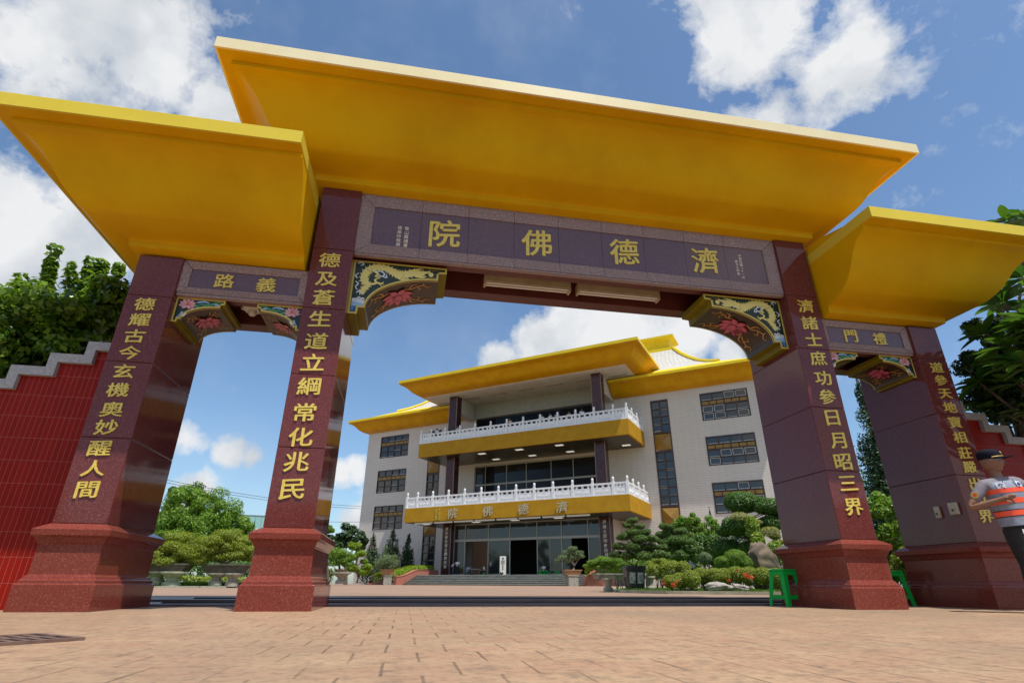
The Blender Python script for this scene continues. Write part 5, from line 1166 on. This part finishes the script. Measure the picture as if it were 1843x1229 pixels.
# ------------------------------------------------------------------ people
SKIN = mottled('skin', (.25, .125, .075), (.20, .10, .06), 12, .5)
HAIR = mat('black_hair', (.012, .010, .010), .5)
def skin_mesh(name, verts, edges, radii, m, parent, sub=2, root=0):
    me = bpy.data.meshes.new(name); me.from_pydata([tuple(v) for v in verts], edges, []); o = bpy.data.objects.new(name, me); COL.objects.link(o)
    o.modifiers.new('s', 'SKIN'); sk = me.skin_vertices[0].data
    for i, r in enumerate(radii): sk[i].radius = (r, r) if not hasattr(r, '__len__') else r; sk[i].use_root = (i == root)
    ss = o.modifiers.new('u', 'SUBSURF'); ss.levels = sub; ss.render_levels = sub
    dg = bpy.context.evaluated_depsgraph_get(); m2 = bpy.data.meshes.new_from_object(o.evaluated_get(dg)); bpy.data.objects.remove(o); bpy.data.meshes.remove(me)
    m2.materials.clear(); m2.materials.append(m); m2.polygons.foreach_set('use_smooth', [True]*len(m2.polygons)); m2.name = name
    return link(name, m2, parent)
def person(label, loc, rot, H, pose, shirt, trousers, group=None, hair=HAIR, sub=1):
    """pose: dict lean, sit, arms -> joints; faces -y"""
    t = thing('person', label, 'person', loc, rot, group); s = H/1.7
    lean = R(pose.get('lean', 0)); sit = pose.get('sit', False)
    hz = .46 if sit else .92
    def up(p):   # upper body point given relative to the pelvis
        x, y, z = p; return Vector((x, y*math.cos(lean)-z*math.sin(lean), hz+y*math.sin(lean)+z*math.cos(lean)))*s
    lo = lambda p: Vector(p)*s
    J = dict(pel=lo((0, 0, hz)), sp=up((0, 0, .18)), ch=up((0, .0, .38)), nk=up((0, 0, .53)), hb=up((0, -.015, .60)), hd=up((0, -.03, .69)), ht=up((0, -.02, .765)))
    for sg, n in ((-1, 'r'), (1, 'l')):
        J['sh'+n] = up((sg*pose.get('shx', .175), 0, pose.get('shz', .475))); el, wr = pose.get('arm'+n, ((sg*.24, .02, .20), (sg*.25, -.04, -.04)))
        J['el'+n] = up(el); J['wr'+n] = up(wr); d = (J['wr'+n]-J['el'+n]).normalized(); J['hn'+n] = J['wr'+n]+d*.15*s
        kn, an = ((sg*.12, -.42, .46), (sg*.12, -.40, .09)) if sit else pose.get('leg'+n, ((sg*.10, -.01, .49), (sg*.105, .03, .08)))
        J['hp'+n] = lo((sg*.095, 0, hz-.03)); J['kn'+n] = lo(kn); J['an'+n] = lo(an); J['to'+n] = lo((an[0]*1.1, an[1]-.17, .035))
    names = list(J); V = [J[k] for k in names]; ix = {k: i for i, k in enumerate(names)}
    rad = dict(pel=.115, sp=.105, ch=.125, nk=.05, hb=.062, hd=.085, ht=.055)
    for n in 'rl': rad.update({'sh'+n: .055, 'el'+n: .04, 'wr'+n: .027, 'hn'+n: .03, 'hp'+n: .085, 'kn'+n: .06, 'an'+n: .042, 'to'+n: .035})
    E_ = [('pel', 'sp'), ('sp', 'ch'), ('ch', 'nk'), ('nk', 'hb'), ('hb', 'hd'), ('hd', 'ht')]
    for n in 'rl': E_ += [('ch', 'sh'+n), ('sh'+n, 'el'+n), ('el'+n, 'wr'+n), ('wr'+n, 'hn'+n), ('pel', 'hp'+n), ('hp'+n, 'kn'+n), ('kn'+n, 'an'+n), ('an'+n, 'to'+n)]
    body = skin_mesh('body', V, [(ix[a], ix[b]) for a, b in E_], [rad[k]*s for k in names], SKIN, t, sub)
    def cloth(nm, keys, eds, grow, m, cut=None):
        vs = [J[k].copy() for k in keys]; k2 = {k: i for i, k in enumerate(keys)}
        if cut:
            for k, (a, f) in cut.items(): vs[k2[k]] = J[a]+(J[k]-J[a])*f
        return skin_mesh(nm, vs, [(k2[a], k2[b]) for a, b in eds], [(rad[k]+grow)*s for k in keys], m, t, sub, 0)
    cloth('shirt', ['pel', 'sp', 'ch', 'nk', 'shr', 'elr', 'shl', 'ell'], [('pel', 'sp'), ('sp', 'ch'), ('ch', 'nk'), ('ch', 'shr'), ('shr', 'elr'), ('ch', 'shl'), ('shl', 'ell')], .018, shirt, {'elr': ('shr', .75), 'ell': ('shl', .75), 'nk': ('ch', .8 if pose.get('bare') else .62)})
    if not pose.get('bare'): cloth('trousers', ['pel', 'hpr', 'knr', 'anr', 'hpl', 'knl', 'anl'], [('pel', 'hpr'), ('hpr', 'knr'), ('knr', 'anr'), ('pel', 'hpl'), ('hpl', 'knl'), ('knl', 'anl')], .020, trousers)
    c = J['hd']; mb = MB(); up_ = (J['ht']-J['hb']).normalized()
    bm = bmesh.new(); bmesh.ops.create_icosphere(bm, subdivisions=3, radius=.105*s); me = bpy.data.meshes.new('hair')
    for v in bm.verts: v.co = Vector((v.co.x*.86, v.co.y*1.0, v.co.z*1.0))
    bmesh.ops.delete(bm, geom=[v for v in bm.verts if v.co.z < -.02*s and v.co.y < .03*s or v.co.z < -.06*s or (v.co.y < -.07*s and v.co.z < .045*s)], context='VERTS'); bm.to_mesh(me); bm.free(); me.materials.append(hair)
    o = link('hair', me, t, 0, tuple(c+Vector((0, .012, .025))*s), (lean, 0, 0))
    return t, J, s
WHITE = mottled('white_shirt', (.78, .78, .80), (.66, .67, .70), 5, .8); NAVY = mat('dark_trousers', (.015, .017, .03), .8); GREY = mottled('pale_blue_shirt', (.50, .54, .62), (.42, .46, .55), 5, .8); PINK = mottled('beige_shirt', (.60, .50, .42), (.5, .42, .35), 5, .8)
LEANARMS = dict(armr=((-.27, -.14, .28), (-.16, -.34, .20)), arml=((.27, -.14, .28), (.16, -.34, .20)))
zb2 = 17.84
for u, v, lean, sh, rr, lab in ((-12.2, 6.2, 10, WHITE, .2, 'person in white on the upper balcony, leftmost and barely showing'), (-11.1, 5.9, 8, WHITE, .5, 'person in white leaning beside the left balcony column'), (-8.9, 6.1, 12, WHITE, -.6, 'person in white with dark hair just right of the left balcony column'),
                               (-.9, 6.2, 6, PINK, .0, 'person in beige alone at the middle of the upper balcony'), (3.6, 6.2, 10, WHITE, .5, 'person in white with rounded shoulders, first of the right balcony group'), (4.75, 6.1, 8, WHITE, -.4, 'person in white behind a railing post in the right balcony group'),
                               (5.7, 6.2, 4, GREY, .1, 'person in pale blue, middle of the right balcony group'), (7.3, 6.2, 14, PINK, -.2, 'shorter person in beige in the right balcony group'), (8.9, 6.1, 10, WHITE, .6, 'person in white farthest right, in front of the right balcony column')):
    person(lab, tw(u, v+.22, zb2), PHI+rr, 2.04 if 'shorter' not in lab else 1.9, dict(lean=lean*.4, **LEANARMS), sh, NAVY, 'people on the upper balcony')
person('person in white bending forward at the left of the entrance', tw(-9.15, 6.0, 1.2), PHI+1.9, 1.72, dict(lean=38, armr=((-.2, -.15, .25), (-.12, -.32, .08)), arml=((.2, -.15, .25), (.12, -.32, .08))), WHITE, NAVY, 'people at the entrance')
person('person in white standing upright at the left of the entrance', tw(-8.0, 6.4, 1.2), PHI+.2, 1.80, dict(lean=0, armr=((-.27, .0, .22), (-.12, -.2, .22)), arml=((.27, .0, .22), (.12, -.2, .22))), WHITE, NAVY, 'people at the entrance')
def chair(loc, rot, lab):
    t = thing('folding_chair', lab, 'chair', loc, rot, 'chairs inside the entrance'); MB().box(-.22, .22, -.2, .22, .42, .45).build('seat', M['soffit_white'], t, 0, .01); MB().box(-.22, .22, .2, .225, .55, .9).build('backrest', M['soffit_white'], t, 0, .01)
    for sx in (-1, 1):
        for sy in (-1, 1): MB().tube([(sx*.19, sy*.19, 0), (sx*.19, sy*.19, .43 if sy < 0 else .9)], .014, 6).build('leg', M['steel'], t)
SITARM = dict(armr=((-.22, -.12, .22), (-.12, -.34, .26)), arml=((.22, -.12, .22), (.12, -.34, .26)))
for u, v, rr, sh, lab in ((-6.9, 5.6, 1.35, GREY, 'person in grey seated on a white chair at the entrance table'), (-4.7, 5.5, -1.3, WHITE, 'person in white seated facing the table at the entrance')):
    person(lab, tw(u, v, 1.2), PHI+rr, 1.72, dict(sit=True, lean=8, **SITARM), sh, NAVY, 'people at the entrance')
chair(tw(-6.9, 5.6, 1.2), PHI+1.35, 'white folding chair under the person in grey')
person('person in pale blue standing inside the glass doors', tw(-4.1, 5.05, 1.2), PHI-.9, 1.74, dict(lean=6, **SITARM), GREY, NAVY, 'people at the entrance')
tb = thing('folding_table', 'pale folding table between the seated people at the entrance', 'table', tw(-5.75, 5.6, 1.2), PHI); MB().box(-.55, .55, -.35, .35, .71, .74).build('tabletop', M['lamp_white'], tb)
for sx in (-1, 1):
    for sy in (-1, 1): MB().tube([(sx*.5, sy*.3, 0), (sx*.5, sy*.3, .71)], .015, 6).build('leg', M['steel'], tb)
stool(tw(-4.7, 5.5, 1.2), PHI, 'green plastic stool under the seated person in white', 'green stools at the entrance', None, .46)
for i, (u, lab) in enumerate(((2.5, 'green plastic stool in the doorway, leftmost of the right row'), (2.95, 'green plastic stool in the doorway, second of the right row'), (3.4, 'green plastic stool in the doorway, third of the right row'), (4.6, 'green plastic stool in the doorway, standing alone at the right'))):
    stool(tw(u, 5.3, 1.2), PHI, lab, 'green stools at the entrance', None, .5, .17)
person('person in white seated behind the row of green stools', tw(2.9, 5.0, 1.2), PHI, 1.7, dict(sit=True, lean=5, **SITARM), WHITE, NAVY, 'people at the entrance')
sg = thing('sign_board', 'tall white notice board with black writing leaning at the entrance doors', 'sign', tw(-.55, 8.6, 1.2), PHI+.12); sg.scale = (.78, .78, .78)
mb = MB(); mb.box(-.48, .48, -.02, .02, .02, 2.55); mb.build('board', M['lamp_white'], sg)
mb = MB(); mb.tube([(-.3, .1, 0), (-.3, .04, 1.4)], .02, 6).tube([(.3, .1, 0), (.3, .04, 1.4)], .02, 6); mb.build('prop', M['steel'], sg)
mb = MB()
for ch, x, z, q in (('佛', -.15, 1.85, .27), ('學', .16, 1.85, .27), ('院', -.15, 1.58, .27), ('會', .16, 1.58, .27), ('報', -.02, 1.28, .24), ('到', -.02, 1.02, .24), ('處', -.03, .76, .24)): letter(mb, ch, x, -.021, z, q, q, .006, .03)
mb.build('lettering', HAIR, sg)
mb = MB(); mb.lathe([(.16, 0), (.16, .01)], (0, 0, 0), 16); e = mb.build('emblem', mat('blue_emblem', (.08, .2, .28), .5), sg, 0, 0, (0, -.024, 2.22), (R(90), 0, 0))
mb = MB(); mb.add([(-.48, -.024, .03), (-.1, -.024, .03), (.15, -.024, .2), (-.05, -.024, .42), (-.2, -.024, .3), (-.34, -.024, .52), (-.44, -.024, .3)], [tuple(range(7))]); mb.build('ink_picture', M['dark_pot'], sg)

# the traffic warden by the right pillar
VEST = mottled('grey_vest_mesh', (.27, .30, .38), (.20, .23, .30), 18, .7); ORG = mat('orange_reflective_band', (.92, .10, .035), .4); GSH = mottled('grey_uniform_shirt', (.24, .22, .25), (.17, .155, .18), 10, .8, 0, .3); BLK = mottled('black_trousers', (.011, .011, .013), (.007, .007, .009), 10, .75, 0, .4)
NAVYC = mat('navy_cap', (.004, .005, .014), .85, 0, .2); LBL = mat('white_patch', (.72, .74, .80), .6); BLUE = mat('blue_print', (.03, .06, .30), .5)
wl, wrot, HH = Vector((4.63, -1.16, 0)), R(-14), 1.70
W_, J, s = person('traffic warden in navy cap, grey shirt and orange banded vest before the right pillar', wl, wrot, HH, dict(bare=True, lean=-3, shx=.195, shz=.43, armr=((-.43, .03, .20), (-.19, -.15, .245)), arml=((.34, -.04, .24), (.36, -.26, .40)), legr=((-.11, -.02, .49), (-.13, .03, .08)), legl=((.12, -.03, .49), (.16, .03, .08))), GSH, BLK, None, mat('grey_hair', (.25, .24, .23), .6), 2)
# flattened torso clothing: vest as stacked elliptical rings
def torso(z0, z1, g, k=10):
    prof = [(.0, .150, .108), (.10, .148, .110), (.20, .150, .115), (.30, .160, .122), (.38, .175, .120), (.43, .160, .100), (.47, .110, .075)]
    zz = np.linspace(z0, z1, k); rs_ = []
    for z in zz:
        a = np.interp(z, [p[0] for p in prof], [p[1] for p in prof])+g; d = np.interp(z, [p[0] for p in prof], [p[2] for p in prof])+g
        rs_.append([Vector((a*math.copysign(abs(math.cos(q))**.8, math.cos(q)), d*math.copysign(abs(math.sin(q))**.8, math.sin(q))+.055*(z), z+.92))*s for q in np.linspace(0, 2*math.pi, 33)[:-1]])
    return rs_
MB().loft(torso(-.03, .455, .024)).build('vest', VEST, W_, 60)
for z0, z1 in ((.075, .13), (.205, .26), (.32, .37)):
    MB().loft(torso(z0, z1, .027, 4), 0, False, False).build('reflective_band', ORG, W_, 60)
mb = MB()
for z0, z1 in ((.066, .073), (.132, .139)): mb.loft(torso(z0, z1, .0275, 2), 0, False, False)
mb.build('vest_piping', NAVYC, W_, 60)
def chest(x, z, g): # point on the front of the vest
    prof = np.interp(z, [.2, .3, .4, .46], [.115, .122, .120, .10]); return Vector((x, -(prof+g)*max(.2, 1-(abs(x)/.2)**2.2)**.5+.055*z, z+.92))*s
for sx, nm in ((-1, 'name'), (1, 'blue')):
    mb = MB(); q = [(sx*.10-.035, .375), (sx*.10+.035, .375), (sx*.10+.035, .435), (sx*.10-.035, .435)]
    mb.add([chest(x, z, .034) for x, z in q], [(0, 1, 2, 3)]); pp = mb.build('chest_patch', LBL, W_)
    mb = MB()
    if sx < 0:
        v, f = glyph('交', .03); mb.add([chest(-.10+p[0]*.05, .405+p[1]*.05, .036) for p in v], f); mb.build('patch_character', BLUE, W_)
    else:
        mb.add([chest(.10+.024*math.cos(t), .405+.02*math.sin(t), .036) for t in np.linspace(0, 6.28, 13)[:-1]], [tuple(range(12))]); mb.build('patch_emblem', BLUE, W_)
mb = MB()
for x in (-1, 1): mb.tube([chest(x*.055, .455, .03), chest(x*.085, .36, .032), chest(x*.06, .27, .032)][:2], .004, 6)
mb.build('vest_edge', NAVYC, W_)
# sleeve badge
el, sh = J['elr'], J['shr']; c = sh+(el-sh)*.45; out_ = Vector((-.75, -.65, .1)).normalized(); sd_ = out_.cross((el-sh).normalized()).normalized(); up2 = sd_.cross(out_)
mb = MB(); o_ = c+out_*.076*s; mb.add([o_+sd_*.035*math.cos(t)+up2*.036*math.sin(t) for t in np.linspace(0, 6.28, 15)[:-1]], [tuple(range(14))]); mb.build('sleeve_badge', mat('badge_yellow', (.7, .5, .06), .5), W_)
mb = MB(); o_ = o_+out_*.003; mb.add([o_+sd_*.022*math.cos(t)+up2*.022*math.sin(t) for t in np.linspace(0, 6.28, 9)[:-1]], [tuple(range(8))]); mb.build('badge_centre', ORG, W_)
# collar
mb = MB(); nk = J['nk']
mb.loft([[nk+Vector((.086*math.cos(q), .078*math.sin(q)+.0, -.075-.02*max(0, -math.sin(q))))*s for q in np.linspace(0, 6.28, 17)[:-1]], [nk+Vector((.060*math.cos(q), .062*math.sin(q), -.015-.02*max(0, -math.sin(q))))*s for q in np.linspace(0, 6.28, 17)[:-1]]], 0, False, False); mb.build('collar', GSH, W_, 60)
# head: face, ears, cap, glasses; turned to his left
hd = thing('x', 'x', 'x'); bpy.data.objects.remove(hd)
head_rot = R(46); hc = J['hd']+Vector((0, -.004, -.005))*s; HS = 1.1
def HP(x, y, z): return hc+Matrix.Rotation(head_rot, 3, 'Z') @ Vector((x, y, z))*s*HS
bm = bmesh.new(); bmesh.ops.create_uvsphere(bm, u_segments=28, v_segments=20, radius=1)
for v in bm.verts:
    x, y, z = v.co; X, Y, Z = x*.076, y*.094, z*.118
    if z < 0: X *= 1-.28*(-z)**1.5; Y = Y*(1-.18*(-z)**1.5) if y > 0 else Y*(1-.06*(-z))
    if y < 0:
        Y -= .022*math.exp(-((x/.16)**2))*math.exp(-(((z+.12)/.16)**2))*(1 if z > -.32 else .5)      # nose
        Y += .010*(math.exp(-(((abs(x)-.42)/.2)**2))*math.exp(-(((z-.05)/.13)**2)))                      # eye sockets
        Y -= .006*math.exp(-((x/.35)**2))*math.exp(-(((z+.46)/.07)**2))                                  # lips
        Y -= .010*math.exp(-((x/.3)**2))*math.exp(-(((z+.86)/.16)**2))                                   # chin
        Y += .004*math.exp(-((x/.4)**2))*math.exp(-(((z+.62)/.06)**2))
    v.co = HP(X, Y, Z)
me = bpy.data.meshes.new('head'); bm.to_mesh(me); bm.free(); me.materials.append(SKIN); me.polygons.foreach_set('use_smooth', [True]*len(me.polygons)); link('head', me, W_)
for sx in (-1, 1):
    mb = MB(); mb.loft([[HP(sx*(.072+.012*k), .012+r*.018*math.sin(q)+.006*k, -.005+r*.032*math.cos(q)) for q in np.linspace(0, 6.28, 13)[:-1]] for k, r in ((0, .8), (.6, 1), (1, .8), (.8, .5))]); mb.build('ear', SKIN, W_, 60)
    mb = MB(); mb.tube([HP(sx*.031+.011*math.cos(q), -.089, .006+.009*math.sin(q)) for q in np.linspace(0, 6.28, 9)], .0022, 5)
    mb.tube([HP(sx*.045, -.086, .008), HP(sx*.076, -.03, .012), HP(sx*.077, .02, .01)], .0018, 5); mb.build('spectacles', M['steel'], W_)
    mb = MB(); mb.lathe([(.006, 0), (.006, .003), (.001, .005)], (0, 0, 0), 8); mb.build('eye', HAIR, W_, 0, 0, HP(sx*.031, -.080, .006), (R(90), 0, head_rot))
mb = MB(); mb.tube([HP(-.02, -.0935, -.051), HP(0, -.0965, -.050), HP(.02, -.0935, -.051)], .0028, 6); mb.build('mouth', mat('lips', (.18, .06, .045), .5), W_)
rings = []
for q, z in ((1.08, .030), (1.10, .055), (1.08, .085), (.95, .112), (.6, .130), (.1, .138)): rings.append([HP(.077*q*math.cos(a), .098*q*math.sin(a)+.004, z-.012*math.sin(a)*-1*(.3)) for a in np.linspace(0, 6.28, 25)[:-1]])
mb = MB(); mb.loft(rings); cp = mb.build('cap', NAVYC, W_, 50)
mb = MB(); A = np.linspace(R(200), R(340), 15); up_r = [HP(.083*math.cos(a), .105*math.sin(a)+.004, .036) for a in A]; fr_r = [HP(.085*math.cos(a), .105*math.sin(a)-.085*max(0, math.sin(-a)-.3)/.7, .026-.004*abs(math.cos(a))) for a in A]
n = len(A); mb.add(up_r+fr_r+[p+Vector((0, 0, -.005)) for p in up_r+fr_r], [(i, i+1, n+i+1, n+i) for i in range(n-1)]+[(2*n+i, 3*n+i, 3*n+i+1, 2*n+i+1) for i in range(n-1)]+[(n+i, n+i+1, 3*n+i+1, 3*n+i) for i in range(n-1)]); mb.build('cap_peak', NAVYC, W_)
mb = MB(); mb.tube([HP(.088*math.cos(a), .112*math.sin(a)+.002, .040) for a in np.linspace(R(195), R(345), 17)], .005, 6); mb.build('cap_braid', mat('gold_braid', (.75, .5, .08), .4), W_)
mb = MB(); mb.lathe([(.016, 0), (.014, .004), (.002, .006)], (0, 0, 0), 8); mb.build('cap_badge', M['gold_letter'], W_, 0, 0, HP(0, -.103, .078), (R(75), 0, head_rot))
# hands with five fingers each
def hand(wr, el, side, curl, palm_dir):
    d = (wr-el).normalized(); pn = Vector(palm_dir).normalized(); pn = (pn-d*pn.dot(d)).normalized(); ac = d.cross(pn)*side
    V = [wr+d*.02*s, wr+d*.055*s, wr+d*.085*s]; ed = [(0, 1), (1, 2)]; rd = [(.030*s, .018*s), (.038*s, .018*s), (.036*s, .016*s)]
    skin_mesh('palm', V, ed, rd, SKIN, W_, 2)
    for k, (o_, l) in enumerate(((-.030, .072), (-.010, .082), (.010, .077), (.029, .060))):
        p = wr+d*.088*s+ac*o_*s; dirn = d.copy(); pts = [p-d*.012*s]
        for j, f in enumerate((.42, .33, .25)):
            dirn = (dirn*math.cos(curl)+pn*math.sin(curl)).normalized() if j or curl > .9 else (dirn*math.cos(curl*.6)+pn*math.sin(curl*.6)).normalized(); pts.append(pts[-1]+dirn*(l*f+(.012 if j == 0 else 0))*s)
        skin_mesh('finger', pts, [(0, 1), (1, 2), (2, 3)], [.0098*s, .0092*s, .0085*s, .0068*s], SKIN, W_, 1)
    p = wr+d*.035*s-ac*.030*s; skin_mesh('thumb', [p, p+(d*.6-ac*.7+pn*.3).normalized()*.035*s, p+(d*.6-ac*.7+pn*.3).normalized()*.035*s+(d*.8+pn*.6).normalized()*.03*s, p+(d*.6-ac*.7+pn*.3).normalized()*.035*s+(d*.7+pn*.8).normalized()*.052*s], [(0, 1), (1, 2), (2, 3)], [.012*s, .011*s, .010*s, .007*s], SKIN, W_, 1)
hand(J['wrr'], J['elr'], 1, 1.15, (.1, .6, -.6)); hand(J['wrl'], J['ell'], -1, .8, (-.6, .1, -.4))
mb = MB()
for sg in 'rl':
    a = J['an'+sg]; mb.loft([[a+Vector((r*.048*math.cos(q), -.055+r*.125*math.sin(q)-(.02 if q > math.pi else 0), z))*s for q in np.linspace(0, 6.28, 17)[:-1]] for r, z in ((1, -.078), (1.04, -.055), (.9, -.02), (.55, .025))])
mb.build('shoes', BLK, W_, 60)
mb = MB()
def ell(cx, cy, a, d, z): return [Vector((cx+a*math.cos(q), cy+d*math.sin(q), z))*s for q in np.linspace(0, 2*math.pi, 25)[:-1]]
mb.loft([ell(0, .0, .160, .118, .965), ell(0, .0, .166, .122, .93), ell(0, .005, .172, .125, .86), ell(0, .005, .165, .118, .80), ell(0, .0, .12, .09, .765)])
for sg in (-1, 1):
    kn, an = (J['kn'+('l' if sg > 0 else 'r')]/s, J['an'+('l' if sg > 0 else 'r')]/s)
    mb.loft([ell(sg*.082, .005, .090, .115, .86), ell(sg*.088, .003, .092, .108, .76), ell(sg*.095, 0, .082, .092, .64), ell(kn.x, kn.y, .068, .076, .49), ell(kn.x*.5+an.x*.5, kn.y*.5+an.y*.5+.01, .064, .072, .30), ell(an.x, an.y-.005, .062, .075, .10), ell(an.x, an.y-.02, .064, .09, .045)])
mb.build('trousers', BLK, W_, 60)
MB().loft([ell(0, 0, .164, .122, .945), ell(0, 0, .165, .123, .978)], 0, False, False).build('belt', NAVYC, W_, 60)
mb = MB(); p = Vector((-.095, -.125, .80))*s; mb.add([p, p+Vector((.03, -.004, .0)), p+Vector((.028, -.006, .045)), p+Vector((.004, 0, .05))], [(0, 1, 2, 3)]); mb.build('key_tag', LBL, W_)
W_.rotation_euler = (0, R(-5.0), wrot)        # his weight rests on one leg, the upper body leaning towards the pillar
